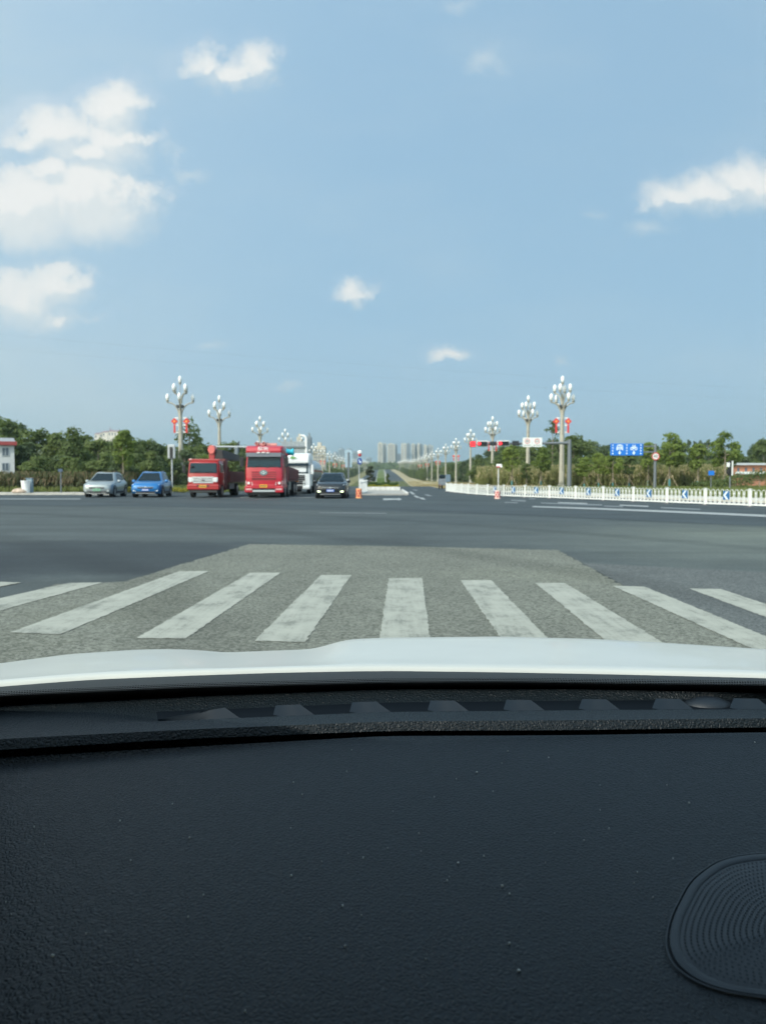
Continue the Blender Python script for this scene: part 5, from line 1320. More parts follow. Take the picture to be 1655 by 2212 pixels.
MB().box(-1.1, 1.1, 8.44, 8.5, 1.05, 1.72).build('tail_board', m_bed_red, t, bevel=.02)
for k in range(4): MB().box(.98, 1.06, 3.6 + k * .42, 3.66 + k * .42, .52, .9).build('guard_bar', m_lgrey, t)

# --- red tipper truck
x, y = gx(571, 1075.6)
t = thing('tipper_truck', 'red heavy tipper truck with a high roof fairing and sun visor', 'truck', (x, y, 0))
HW = 1.22
mb = MB(); cab_shell(mb, HW, .55, 1.92, 2.92, 2.2, .14); mb.build('cab', m_dump_red, t, smooth=38, bevel=.03)
MB().hexa([(-1.08, .005, 1.95), (1.08, .005, 1.95), (1.08, .1, 1.95), (-1.08, .1, 1.95)], [(-1.05, .115, 2.68), (1.05, .115, 2.68), (1.05, .25, 2.68), (-1.05, .25, 2.68)]).build('windscreen', m_glass_t, t, bevel=.03)
MB().hexa([(-1.12, -.13, 2.62), (1.12, -.13, 2.62), (1.12, .2, 2.66), (-1.12, .2, 2.66)], [(-1.14, .02, 2.90), (1.14, .02, 2.90), (1.14, .3, 2.90), (-1.14, .3, 2.90)]).build('sun_visor', principled('visor_smoke', (.10, .11, .13), .25, coat=.4), t, bevel=.03)
fr = MB()
fr.loft([[(-1.2, 2.1, z), (-1.2, f + .3, z), (-1.08, f + .06, z), (1.08, f + .06, z), (1.2, f + .3, z), (1.2, 2.1, z)] for z, f in ((2.86, .0), (3.0, -.04), (3.22, .05), (3.34, .28))]); fr.build('roof_fairing', m_dump_red, t, smooth=38, bevel=.03)
text_mesh('lettering', '解放', .36, principled('letter_white', (.80, .74, .74), .5), (-.05, .055, 3.09), t, rot=(R(82), 0, 0), thick=.01)
for xx in (-.33, -.03, .27): MB().box(xx - .11, xx + .11, -.06, .1, 2.855, 2.925).build('marker_lamp', m_signw, t, bevel=.02)
for z0, z1 in ((1.66, 1.70), (1.53, 1.58), (1.41, 1.455), (1.28, 1.325)): MB().box(-.78, .78, -.018, .02, z0, z1 + .02).build('grille_slat', m_dump_red, t, bevel=.008)
for z0, z1 in ((1.58, 1.66), (1.455, 1.53), (1.325, 1.41), (1.14, 1.28)): MB().box(-.78, .78, -.006, .04, z0, z1).build('grille_gap', principled('grille_dark_red', (.16, .012, .018), .5), t)
e = MB().cyly(-.045, .01, -.02, 1.62, .25, 28, rz=.175); o = e.build('emblem', principled('emblem_steel', (.20, .26, .27), .25, metal=.6), t)
w = MB()
for k, (dx, l) in enumerate(((0, .17), (.05, .13), (-.05, .13))): w.box(-.02 - l, -.02 + l, -.055, -.046, 1.61 + dx, 1.625 + dx)
w.box(-.035, -.005, -.058, -.046, 1.50, 1.74); w.build('emblem_wing', m_chrome, o)
for s in (-1, 1):
    MB().box(s * 1.215 - .012, s * 1.215 + .012, .75, 1.65, 1.98, 2.7).build('side_window', m_glass, t)
    MB().hexa([(s * .72, -.012, .82), (s * 1.16, .08, .78), (s * 1.16, .2, .78), (s * .72, .2, .82)], [(s * .76, -.005, 1.02), (s * 1.18, .1, 1.10), (s * 1.18, .25, 1.10), (s * .76, .2, 1.02)]).build('headlight', m_head, t)
    MB().cyly(-.03, .02, s * .98, .95, .085, 16).build('lamp_lens', m_signw, t)
    MB().box(s * .96 - .20, s * .96 + .20, -.075, .05, .50, .60).build('fog_lamp', principled('fog_pink', (.62, .42, .42), .3, coat=.4), t, bevel=.03)
    MB().box(s * .98 - .26, s * .98 + .26, -.06, .35, .34, .76).build('bumper_corner', m_dump_red, t, bevel=.06)
    MB().tube([(s * 1.18, .3, 2.7), (s * 1.40, .05, 2.66), (s * 1.42, .05, 1.95)], .025, 6).build('mirror_arm', m_frame, t)
    MB().box(s * 1.42 - .13, s * 1.42 + .13, .05, .15, 2.0, 2.6).build('mirror', m_trim, t, bevel=.03)
    MB().box(s * 1.22 - .01, s * 1.22 + .02, 1.75, 2.15, .8, 2.8).build('wind_deflector', m_frame, t)
MB().box(-.74, .74, -.055, .35, .60, .86).build('bumper', m_dump_red, t, bevel=.03)
MB().box(-.72, .72, -.03, .3, .50, .60).build('air_intake', m_trim, t)
MB().box(-.72, .72, -.065, .3, .38, .50).build('bumper_bar', m_lgrey, t, bevel=.02)
plate(t, -.03, -.06, .765, .48, .19, m_plate_y)
MB().box(-.95, .95, .1, .6, .20, .36).build('lower_valance', m_frame, t)
for xx in (-.55, -.1): MB().tube([(xx, .8, 3.34), (xx, .6, 3.5), (xx + .1, 1.6, 3.52)], .10, 8).build('air_horn', principled('horn_pink', (.60, .33, .30), .5), t)
MB().tube([(-.62, 1.0, 3.42), (.70, 1.0, 3.42)], .12, 10).build('tarp_roll', principled('tarp_pink', (.52, .24, .22), .7, var=.2, vscale=5), t)
MB().box(-.9, .9, 1.0, 1.9, 3.34, 3.36).build('roof_plate', m_dump_red, t)
for xx in (-.7, .15): MB().tube([(xx, -.02, 1.96), (xx + .62, .03, 2.08)], .016, 5).build('wiper', m_frame, t)
axle(t, 1.35, 1.2, .5, .30); axle(t, 3.1, 1.2, .5, .30); axle(t, 6.3, 1.22, .5, .28, True); axle(t, 7.65, 1.22, .5, .28, True)
MB().box(-.5, .5, .5, 8.6, .6, .95).build('chassis', m_frame, t)
MB().box(-1.2, 1.2, 2.65, 2.75, 1.0, 2.90).build('bulkhead', m_dump_red, t, bevel=.03)
MB().box(.95, 1.22, 2.60, 2.70, 1.0, 2.0).build('bulkhead_edge', principled('edge_pale_red', (.60, .16, .16), .5), t, bevel=.03)
MB().box(.92, 1.2, 3.75, 4.3, .45, 1.02).build('fuel_tank', principled('tank_cream', (.50, .46, .38), .6), t, bevel=.05)
for s in (-1, 1):
    MB().hexa([(s * 1.24 - .04, 2.75, 1.15), (s * 1.24 + .04, 2.75, 1.15), (s * 1.24 + .04, 8.7, 1.15), (s * 1.24 - .04, 8.7, 1.15)], [(s * 1.24 - .04, 2.75, 2.05), (s * 1.24 + .04, 2.75, 2.05), (s * 1.24 + .04, 8.7, 1.85), (s * 1.24 - .04, 8.7, 1.85)]).build('side_wall', m_bed_red, t, bevel=.02)
    for k in range(7): MB().box(s * 1.28 - .03, s * 1.28 + .03, 3.2 + k * .85, 3.3 + k * .85, 1.17, 1.82).build('wall_rib', m_bed_red, t)
MB().box(-1.2, 1.2, 2.75, 8.7, 1.05, 1.15).build('box_floor', m_bed_red, t)
MB().box(1.0, 1.25, 8.55, 8.72, .95, 1.07).build('tail_light', m_amb, t)
rg = random.Random(6)
tp = MB(); rings = []
for i in range(9):
    xx = .30 + i * .16; rr = .22 + .05 * math.sin(i * 1.7)
    rings.append([(xx - 0.0, 2.9 + rr * 1.1 * math.cos(a_), 3.02 + rr * (1 + .15 * math.sin(a_ * 3 + i)) * math.sin(a_)) for a_ in [2 * math.pi * k / 12 for k in range(12)]])
tp.loft(rings); o = tp.build('tarpaulin_roll', principled('tarp_cyan', (.02, .42, .55), .6, var=.2, vscale=5), None, smooth=50)
o.location = (x, y, 0); tag(o, 'turquoise tarpaulin bundle on top of the red tipper body', 'tarpaulin')

# --- white tanker behind
xr = at_Y(670.5, 1030, 60.0).x
t = thing('tanker_truck', 'white articulated truck with a silver tank waiting behind the tipper', 'truck', (xr - 1.25, 60.0, 0))
mb = MB(); cab_shell(mb, 1.25, .6, 1.75, 3.0, 2.2, .16); mb.build('cab', m_whitep, t, smooth=38, bevel=.03)
MB().hexa([(-1.1, .0, 1.6), (1.1, .0, 1.6), (1.1, .1, 1.6), (-1.1, .1, 1.6)], [(-1.08, .1, 2.25), (1.08, .1, 2.25), (1.08, .25, 2.25), (-1.08, .25, 2.25)]).build('windscreen', m_glass_t, t, bevel=.03)
MB().hexa([(-1.16, -.12, 2.2), (1.16, -.12, 2.2), (1.16, .2, 2.2), (-1.16, .2, 2.2)], [(-1.14, .02, 2.42), (1.14, .02, 2.42), (1.14, .3, 2.42), (-1.14, .3, 2.42)]).build('sun_visor', m_glass, t, bevel=.03)
fr = MB(); fr.loft([[(-1.23, 2.1, z), (-1.23, f + .3, z), (-1.1, f + .06, z), (1.1, f + .06, z), (1.23, f + .3, z), (1.23, 2.1, z)] for z, f in ((2.42, .04), (2.6, .02), (3.0, .1), (3.2, .4))]); fr.build('roof_fairing', m_whitep, t, smooth=38, bevel=.04)
MB().prism_xz([(-.35, 2.80), (-.25, 2.92), (-.12, 2.98), (.02, 2.90), (.22, 2.84), (.05, 2.79), (-.15, 2.77)], .02, .035).build('green_emblem', principled('emblem_green', (.14, .34, .08), .5), t)
MB().box(-.85, .85, -.02, .05, .75, 1.5).build('grille', m_trim, t, bevel=.03)
for z0 in (1.36, 1.2, 1.04, .88): MB().box(-.82, .82, -.035, .0, z0, z0 + .05).build('grille_slat', m_rim, t)
for s in (-1, 1):
    MB().hexa([(s * .88, -.05, .62), (s * 1.24, .02, .62), (s * 1.24, .4, .62), (s * .88, .4, .62)], [(s * .98, .0, 1.58), (s * 1.22, .08, 1.58), (s * 1.22, .4, 1.58), (s * .98, .4, 1.58)]).build('corner_panel', m_whitep, t, bevel=.03)
    MB().box(s * .95 - .3, s * .95 + .3, -.12, .3, .38, .66).build('bumper_corner', m_whitep, t, bevel=.08)
    for zz in (.74, .94): MB().cyly(-.09, -.02, s * .76, zz, .09, 14).build('headlight', m_head, t)
    MB().box(s * 1.4 - .10, s * 1.4 + .10, .1, .25, 1.55, 2.3).build('mirror', m_whitep, t, bevel=.04)
    MB().tube([(s * 1.2, .3, 2.3), (s * 1.4, .18, 2.28)], .03, 6).build('mirror_arm', m_frame, t)
    MB().box(s * 1.24 - .012, s * 1.24 + .014, .6, 1.4, 1.65, 2.35).build('side_window', m_glass, t)
MB().box(-.7, .7, -.06, .3, .40, .66).build('bumper', m_trim, t)
plate(t, 0, -.062, .53, .44, .15, m_plate_y)
axle(t, 1.3, 1.2, .5, .3); axle(t, 4.6, 1.22, .5, .3, True); axle(t, 9.5, 1.22, .5, .3, True); axle(t, 10.8, 1.22, .5, .3, True)
MB().box(-.5, .5, .4, 12, .75, 1.0).build('chassis', m_frame, t)
tk = MB(); tk.loft([[(1.22 * r_ * math.cos(a_), yy, 1.95 + 1.02 * r_ * math.sin(a_)) for a_ in [2 * math.pi * k / 28 for k in range(28)]] for yy, r_ in ((2.7, .75), (2.85, .96), (3.0, 1), (12.2, 1), (12.4, .9))]); tk.build('tank', principled('tank_steel', (.52, .54, .55), .3, metal=.75, var=.05), t, smooth=40)
for k in range(5): MB().loft([[(1.235 * math.cos(a_), yy, 1.95 + 1.035 * math.sin(a_)) for a_ in [2 * math.pi * q / 28 for q in range(28)]] for yy in (3.6 + k * 2, 3.68 + k * 2)], False).build('tank_band', m_rim, t)
MB().box(1.20, 1.26, 2.9, 12.3, 1.80, 1.90).build('side_stripe', principled('stripe_red', (.35, .06, .05), .5), t)
MB().box(1.1, 1.26, 12.35, 12.45, 1.7, 1.82).build('tail_light', m_amb, t)

# --- small grey cargo tricycle on the far side, beyond the left end of the white fence
p = at_Y(957, 1056, 86.0); z0 = gz(p.x, 86.0) + .02
t = thing('small_truck', 'small grey truck seen from behind at the left end of the white fence', 'truck', (p.x, 86.0, z0))
mg = principled('faded_grey', (.18, .21, .24), .6, var=.15)
MB().box(-.40, .40, .9, 1.9, .55, 1.15).build('cab', mg, t, bevel=.08); MB().box(-.34, .34, .95, 1.5, 1.15, 1.6).build('cab_top', m_glass, t, bevel=.08)
for k, s in enumerate((-1, 1)): MB().box(s * .44 - .02, s * .44 + .02, 0, .9, .5, .85).build('side_board', mg, t)
MB().box(-.44, .44, -.03, .01, .5, .85).build('tail_board', mg, t, bevel=.01); MB().box(-.44, .44, 0, .9, .42, .5).build('bed', mg, t)
MB().box(.30, .82, -.1, .5, .80, 1.62).build('load_box', principled('load_blue', (.13, .19, .25), .6), t, bevel=.03)
for s in (-1, 1): wheel(t, s * .40, .35, .27, .16, s); MB().box(s * .36 - .06, s * .36 + .06, -.05, -.031, .42, .48).build('tail_light', m_ringred, t)
wheel(t, 0, 1.6, .27, .16, 1)
#@@BLD
# ------------------------------------------------------------------ buildings
def tower(label, x0, x1, ytop, ybase, Y, wall, bays, side='right', dark=None, cap=True, depth=18, floors=0):
    a = at_Y(x0, ytop, Y); b = at_Y(x1, ybase, Y); z0 = gz((a.x + b.x) / 2, Y) - 2; O = ((a.x + b.x) / 2, Y, z0)
    t = thing('tower_block', label, 'building', O, 0, 'distant tower blocks at the end of the road')
    W = b.x - a.x; Z = a.z
    MB().box(a.x, b.x, Y, Y + depth, z0, Z).build('wall', wall, t, org=O)
    n = bays
    for k in range(n):
        c = a.x + W * (k + .5) / n
        MB().box(c - W / n * .24, c + W / n * .24, Y - .5, Y + .6, z0 + 4, Z - 1.5).build('balcony_bay', wall, t, org=O)
        mb = MB(); fl = int((Z - z0 - 6) / 3.1)
        for f in range(fl): mb.box(c - W / n * .17, c + W / n * .17, Y - .56, Y - .49, z0 + 6 + f * 3.1, z0 + 7.7 + f * 3.1)
        o = mb.build('window', dark, t, org=O); o['kind'] = 'stuff'
        if k < n - 1:
            c2 = a.x + W * (k + 1) / n; MB().box(c2 - W / n * .12, c2 + W / n * .12, Y - .08, Y + .2, z0 + 4, Z - 1).build('window_strip', dark, t, org=O)
    if cap:
        MB().box(a.x + W * .3, a.x + W * .62, Y + 3, Y + depth * .7, Z, Z + 4.5).build('roof_house', wall, t, org=O)
        MB().box(a.x + .0, b.x - .0, Y - .3, Y + .3, Z, Z + 1.1).build('parapet', wall, t, org=O)
    return t
m_cream = principled('tower_cream', (.60, .55, .46), .85, var=.06, vscale=.05)
m_tgrey = principled('tower_grey', (.42, .42, .41), .85, var=.06, vscale=.05)
m_tblue = principled('tower_slate_and_shade', (.22, .26, .30), .8, var=.06, vscale=.05)  # slate walls, and the shade painted on right sides of cream towers
m_win = principled('far_window', (.10, .13, .16), .3)
TY = 2300  # shaded sides of the towers ahead are separate blocks in darker colours
tower('leftmost tower block of the group straight ahead, beige with its shaded side grey', 816.5, 827, 957.5, 995, TY, m_cream, 2, dark=m_win)
tower('grey block painted as the shaded right side of the leftmost beige tower', 827.5, 835, 959, 995, TY + 15, m_tgrey, 2, dark=m_win)
tower('broad beige tower block, second group from the left', 837, 853.5, 960, 997, TY, m_cream, 4, dark=m_win)
tower('slate blue block painted as the shaded side of the broad beige tower', 853.8, 858.5, 961, 997, TY + 20, m_tblue, 1, dark=m_win)
tower('narrow cream tower block in the middle group', 867, 871.5, 959, 990, TY, m_cream, 1, dark=m_win)
tower('cream fronted tower block in the middle group', 873, 877.6, 959, 990, TY - 30, m_cream, 1, dark=m_win)
tower('dark slate block painted as the shaded side of the middle cream tower', 877.8, 886.5, 959, 990, TY + 10, m_tblue, 2, dark=m_win)
tower('pale double tower block right of the middle group', 889, 896, 960, 985, TY, m_cream, 2, dark=m_win)
tower('slate block painted as the shaded side of the pale double tower', 896.4, 901.5, 961, 988, TY + 20, m_tblue, 1, dark=m_win)
tower('slim cream tower block with its shaded side slate', 902.2, 906.4, 959.5, 986, TY, m_cream, 1, dark=m_win)
tower('tall slate block painted as the shaded side of the slim cream tower', 906.7, 914, 960.5, 986, TY + 10, m_tblue, 2, dark=m_win)
tower('cream end of the rightmost tower block', 916, 921.4, 962, 983, TY, m_cream, 1, dark=m_win)
tower('rightmost tower block of the group, beige brown', 921.8, 936, 963, 981, TY + 10, m_tgrey, 3, dark=m_win)
tower('low slate block at the foot of the broad beige tower', 858.8, 866, 982, 997, TY + 60, m_tblue, 2, dark=m_win)
# left of the road, nearer the town
tower('cream block with a framed top floor behind the left lamps', 678, 703, 966, 995, 700, m_cream, 4, dark=m_win, depth=14)
tower('dark slate tower block beside the white gantry post', 663.5, 672.5, 944, 990, 800, m_tblue, 2, dark=m_win, depth=12)
tower('pale block with stepped roof left of the white gantry post', 641, 653, 946, 975, 800, m_cream, 2, dark=m_win, depth=12)
for x0, x1, yt, lab in ((718, 730, 975, 'low domed'), (731, 744, 967.5, 'tallest domed'), (747.5, 760, 968, 'arched'), (762, 772.5, 973.5, 'square'), (791, 803, 986.5, 'squat')):
    t = tower(lab + ' hazy blue tower far away left of the road', x0, x1, yt + 4, 1003, 2600, m_tblue, 2, dark=m_win, cap=False, depth=20)
    a = at_Y(x0, yt, 2600); b = at_Y(x1, yt + 4, 2600); w = (b.x - a.x) / 2
    MB().loft([[((a.x + b.x) / 2 + w * k_ * math.cos(q * .5236), 2610 + 9 * k_ * math.sin(q * .5236), z) for q in range(12)] for z, k_ in ((b.z, 1), (b.z + (a.z - b.z) * .6, .85), (a.z, .4))]).build('dome_roof', m_tblue, t, org=tuple(t.location))
# castle-like house on the far left hill
HY = 880.0; a = at_Y(203, 945, HY); z0 = gz(at_Y(233, 945, HY).x, HY) - 3; O = (at_Y(233, 945, HY).x, HY, z0)
t = thing('hilltop_house', 'pale castle-like building with purple roofs and thin spires on the far left hill', 'building', O)
m_pl = principled('stucco_pale', (.62, .58, .52), .8); m_pr = principled('roof_mauve', (.30, .22, .25), .8)
for x0, x1, yt, nm in ((205, 216, 937.5, 'wing'), (216.5, 221.5, 935.5, 'wing'), (222, 234, 933.5, 'main_block'), (234.5, 258, 932, 'main_block')):
    A = at_Y(x0, yt, HY); B = at_Y(x1, 950, HY)
    MB().box(A.x, B.x, HY, HY + 12, z0, A.z).build(nm, m_pl, t, org=O)
    MB().hexa([(A.x - .3, HY - .5, A.z), (B.x + .3, HY - .5, A.z), (B.x + .3, HY + 12.5, A.z), (A.x - .3, HY + 12.5, A.z)], [(A.x + 1, HY + 4, A.z + 1.8), (B.x - 1, HY + 4, A.z + 1.8), (B.x - 1, HY + 8, A.z + 1.8), (A.x + 1, HY + 8, A.z + 1.8)]).build('roof', m_pr, t, org=O)
    for k in range(max(1, int((B.x - A.x) / 3.2))):
        xx = A.x + 1.6 + k * 3.2
        if xx < B.x - .8: MB().box(xx - .7, xx + .7, HY - .08, HY, A.z - 4.2, A.z - 1.6).build('window', m_win, t, org=O)
for xx, yt in ((237, 919), (241, 924), (231, 927)):
    A = at_Y(xx, yt, HY); MB().lathe([(.9, 0), (.9, 3), (1.2, 3), (.02, A.z - at_Y(xx, 936, HY).z)], (A.x, HY + 3, at_Y(xx, 936, HY).z - 1), 8).build('spire', m_pr, t, org=O)
# white house at the left edge
HY = 78.0; A = at_Y(-60, 954, HY); B = at_Y(33.5, 1046, HY); z0 = gz(B.x, HY); O = (B.x, HY, z0)
t = thing('white_house', 'white two-storey house with a red roof band at the left edge', 'house', O)
m_hw = principled('house_white', (.58, .60, .61), .85, var=.06, vscale=.5); m_band = principled('roof_red', (.33, .06, .06), .7); m_rg = principled('roof_grey', (.28, .30, .33), .8)
MB().box(A.x, B.x, HY, HY + 7, z0, A.z - .05).build('wall', m_hw, t, org=O)
t.rotation_euler = (0, 0, R(27))
z1 = at_Y(0, 962, HY).z; z2 = at_Y(0, 954, HY).z; z3 = at_Y(0, 946, HY).z
MB().box(A.x - .2, at_Y(37, 960, HY).x, HY - .35, HY + 7.3, z1, z2).build('red_eave', m_band, t, org=O)
MB().hexa([(A.x, HY - .2, z2), (at_Y(34, 950, HY).x, HY - .2, z2), (at_Y(34, 950, HY).x, HY + 7, z2), (A.x, HY + 7, z2)], [(A.x, HY + .3, z3), (at_Y(31, 950, HY).x, HY + .3, z3), (at_Y(31, 950, HY).x, HY + 6, z3), (A.x, HY + 6, z3)]).build('roof', m_rg, t, org=O)
for y0, y1 in ((968, 984), (1001, 1016)):
    for x0, x1 in ((9, 20.5), (-22, -10)):
        q = at_Y(x0, y0, HY); r_ = at_Y(x1, y1, HY)
        f = MB().box(q.x - .07, r_.x + .07, HY - .05, HY + .02, r_.z - .07, q.z + .07).build('window', m_lgrey, t, org=O)
        MB().box(q.x, r_.x, HY - .062, HY - .052, r_.z, q.z).build('pane', m_win, f, org=O)
        MB().box((q.x + r_.x) / 2 - .03, (q.x + r_.x) / 2 + .03, HY - .075, HY - .063, r_.z, q.z).build('mullion', m_lgrey, f, org=O)
# brick shed at the right edge and two small white buildings
def shed(name, label, x0, x1, yt, yb, Y, wall, roof, wins, winmat):
    A = at_Y(x0, yt, Y); B = at_Y(x1, yb, Y); z0 = min(gz(B.x, Y), B.z) - .3; O = ((A.x + B.x) / 2, Y, z0)
    t = thing(name, label, 'building', O)
    zr_ = A.z - (A.z - B.z) * .13
    MB().box(A.x + .3, B.x, Y, Y + 6, z0, zr_).build('wall', wall, t, org=O)
    MB().hexa([(A.x, Y - .5, zr_), (B.x + .3, Y - .5, zr_), (B.x + .3, Y + 6.5, zr_), (A.x, Y + 6.5, zr_)], [(A.x + .3, Y + .3, A.z), (B.x, Y + .3, A.z), (B.x, Y + 5, A.z), (A.x + .3, Y + 5, A.z)]).build('roof', roof, t, org=O)
    for k in range(wins):
        c = A.x + (B.x - A.x) * (k + .5) / wins; w = (B.x - A.x) / wins * .14
        MB().box(c - w, c + w, Y - .05, Y, zr_ - (zr_ - z0) * .55, zr_ - (zr_ - z0) * .12).build('window', winmat, t, org=O)
    return t, A, B, O
m_brick = principled('brick_orange', (.46, .21, .13), .9, var=.15, vscale=2); m_roofp = principled('roof_pale', (.36, .38, .37), .8)
t, A, B, O = shed('brick_house', 'orange brick building with a pale flat roof at the right edge', 1586, 1700, 1000, 1036, 112, m_brick, m_roofp, 7, m_win)
MB().box(A.x + .1, B.x, 111.2, 111.96, at_Y(1600, 1024, 112).z, at_Y(1600, 1019, 112).z).build('white_base', m_signw, t, org=O)
shed('farm_shed', 'white wall of a shed showing between the young trees right of the mast', 1248, 1280, 1007, 1024, 114, principled('shed_white', (.72, .73, .72), .8), m_roofp, 1, m_win)
shed('farm_shed', 'low shed with a slanting white roof behind the tall right tree', 1474, 1506, 1009, 1026, 114, m_tgrey, m_signw, 1, m_win)
#@@OWN
# ------------------------------------------------------------------ the car the view is taken from
CO = (0.2, 1.0, 0.0)
own = thing('car', 'white car we sit in, its bonnet and black dashboard across the bottom of the view', 'car', CO)
I = lambda pts: (lambda x: float(np.interp(x, [p[0] for p in pts], [p[1] for p in pts])))
def smooth_line(pts, k=45):
    f = I(pts)
    return lambda x: sum(f(x + d) for d in (-k, -k * .5, 0, k * .5, k)) / 5
LA = smooth_line([(-400, 1500), (-300, 1475), (0, 1433), (150, 1413), (301, 1403), (376, 1402), (426, 1404), (486, 1409.5), (551, 1407), (677, 1402), (715, 1391), (752, 1381), (830, 1377.5), (1079, 1375), (1278, 1380), (1428, 1388), (1655, 1402.6), (2000, 1432)], 18)
LB = smooth_line([(-400, 1518), (-300, 1503), (0, 1475), (200, 1460), (401, 1452), (601, 1445.5), (830, 1441.5), (1079, 1444.5), (1328, 1449), (1655, 1457), (2000, 1472)])
LC = smooth_line([(-400, 1532), (-300, 1522), (0, 1498), (401, 1480), (830, 1469), (1079, 1467.5), (1655, 1475), (2000, 1486)])
LD = smooth_line([(-400, 1560), (-300, 1547), (0, 1523), (200, 1514), (416, 1503), (830, 1489), (1228, 1488.5), (1655, 1497), (2000, 1510)])
L2 = smooth_line([(-400, 1600), (-300, 1590), (0, 1573), (321, 1559), (830, 1538), (1330, 1533.5), (1655, 1532), (2000, 1534)])
L4 = smooth_line([(-400, 1660), (-300, 1645), (0, 1620), (416, 1595.5), (830, 1579), (1250, 1577), (1655, 1571), (2000, 1566)])
L5 = smooth_line([(-400, 1678), (-300, 1662), (0, 1637), (416, 1613), (830, 1590), (1250, 1588.5), (1655, 1582.5), (2000, 1580)])
sst = lambda a, b, x: (lambda t: t * t * (3 - 2 * t))(min(1, max(0, (x - a) / (b - a))))
m_hood = principled('bonnet_white', (.54, .552, .51), .30, spec=.45, coat=.15, var=.03, vscale=5)
m_leath = leather('dash_leather', (.0065, .0108, .0135), 215)
m_leath2 = leather('dash_leather_fine', (.0030, .0064, .0092), 250)
m_plastic = principled('dash_plastic', (.0085, .014, .020), .5, bump=.08, bscale=900)
m_frit = principled('glass_frit', (.004, .004, .005), .35)
m_cowl = principled('cowl_plastic', (.020, .022, .021), .65, bump=.15, bscale=400)
# bonnet
cols = list(range(-420, 2061, 16)); vs = []; rows = 0
for x in cols:
    b = on_z(x, LB(x), .979); Ya = b.y + .42; a = at_Y(x, LA(x), Ya)
    col = [(b.x, b.y + .012, b.z - .05), (b.x, b.y - .004, b.z - .012), (b.x, b.y, b.z - .002), (b.x, b.y + .008, b.z + .0015)]
    sl = (a.z - b.z) / .42
    for t in (.12, .28, .45, .62, .78, .9): col.append((b.x + (a.x - b.x) * t, b.y + .42 * t, b.z + sl * .42 * t + .002 * math.sin(math.pi * t)))
    col.append(tuple(a))
    for dy, dz in ((.10, -.022), (.24, -.062), (.42, -.14), (.6, -.27), (.66, -.45)): col.append((a.x, a.y + dy, a.z + dz + sl * dy * .3))
    rows = len(col); vs += col
n = rows
fs = [(i * n + j, (i + 1) * n + j, (i + 1) * n + j + 1, i * n + j + 1) for i in range(len(cols) - 1) for j in range(n - 1)]
bonnet = MB().add(vs, fs).build('bonnet', m_hood, own, smooth=60, org=CO)
# marks on the bonnet: bird droppings and specks
m_speck = principled('dirt_mark', (.12, .12, .11), .8)
def on_bonnet(x, y):
    b = on_z(x, LB(x), .979); a = at_Y(x, LA(x), b.y + .42); t = (LB(x) - y) / (LB(x) - LA(x)); t = t ** .8
    yy = b.y + .42 * t; return Vector(at_Y(x, y, yy))
rg = random.Random(9); mb = MB()
def fleck(mb, p, r, dz=.0015):
    k = rg.randint(5, 7); a0 = rg.random() * 6
    pts = [(p.x + r * rg.uniform(.5, 1.2) * math.cos(a0 + 6.283 * i / k), p.y + r * rg.uniform(.5, 1.2) * math.sin(a0 + 6.283 * i / k), p.z + dz) for i in range(k)]
    mb.add(pts + [(q[0], q[1], q[2] - .003) for q in pts], [tuple(range(k))] + [(i, i + k, (i + 1) % k + k, (i + 1) % k) for i in range(k)])
for (x, y, r) in [(785, 1419, .004), (788, 1413, .003), (780, 1409, .0026), (787, 1404, .0022), (783, 1393, .002), (785, 1418, .0022), (781, 1411, .0016), (790, 1407, .002), (784, 1400, .0015), (788, 1396, .0012), (792, 1390, .0012), (786, 1386, .001), (274, 1441, .002), (278, 1444, .0015), (271, 1439, .0012), (1092, 1402, .0012), (1427, 1424, .0018), (1244, 1420, .001), (1480, 1438, .0012), (900, 1421, .0008), (1330, 1434, .0009), (620, 1420, .0009), (110, 1452, .001), (1560, 1432, .001), (455, 1436, .0009)]:
    fleck(mb, on_bonnet(x, y), r, .004)
o = mb.build('bonnet_dirt', m_speck, own, org=CO); o['kind'] = 'stuff'
# cowl panel under the windscreen edge
vs = []; cols2 = list(range(-420, 2061, 60))
for x in cols2:
    b = on_z(x, LB(x), .979)
    vs += [(b.x, b.y + .02, b.z - .03), (b.x, b.y - .004, b.z - .006), (b.x * .98, b.y - .04, b.z + .003), (b.x * .95, b.y - .11, b.z + .008), (b.x * .9, b.y - .24, b.z - .01)]
n = 5; fs = [(i * n + j, i * n + j + 1, (i + 1) * n + j + 1, (i + 1) * n + j) for i in range(len(cols2) - 1) for j in range(n - 1)]
fs = [f[::-1] for f in fs]
MB().add(vs, fs).build('cowl', m_cowl, own, smooth=60, org=CO)
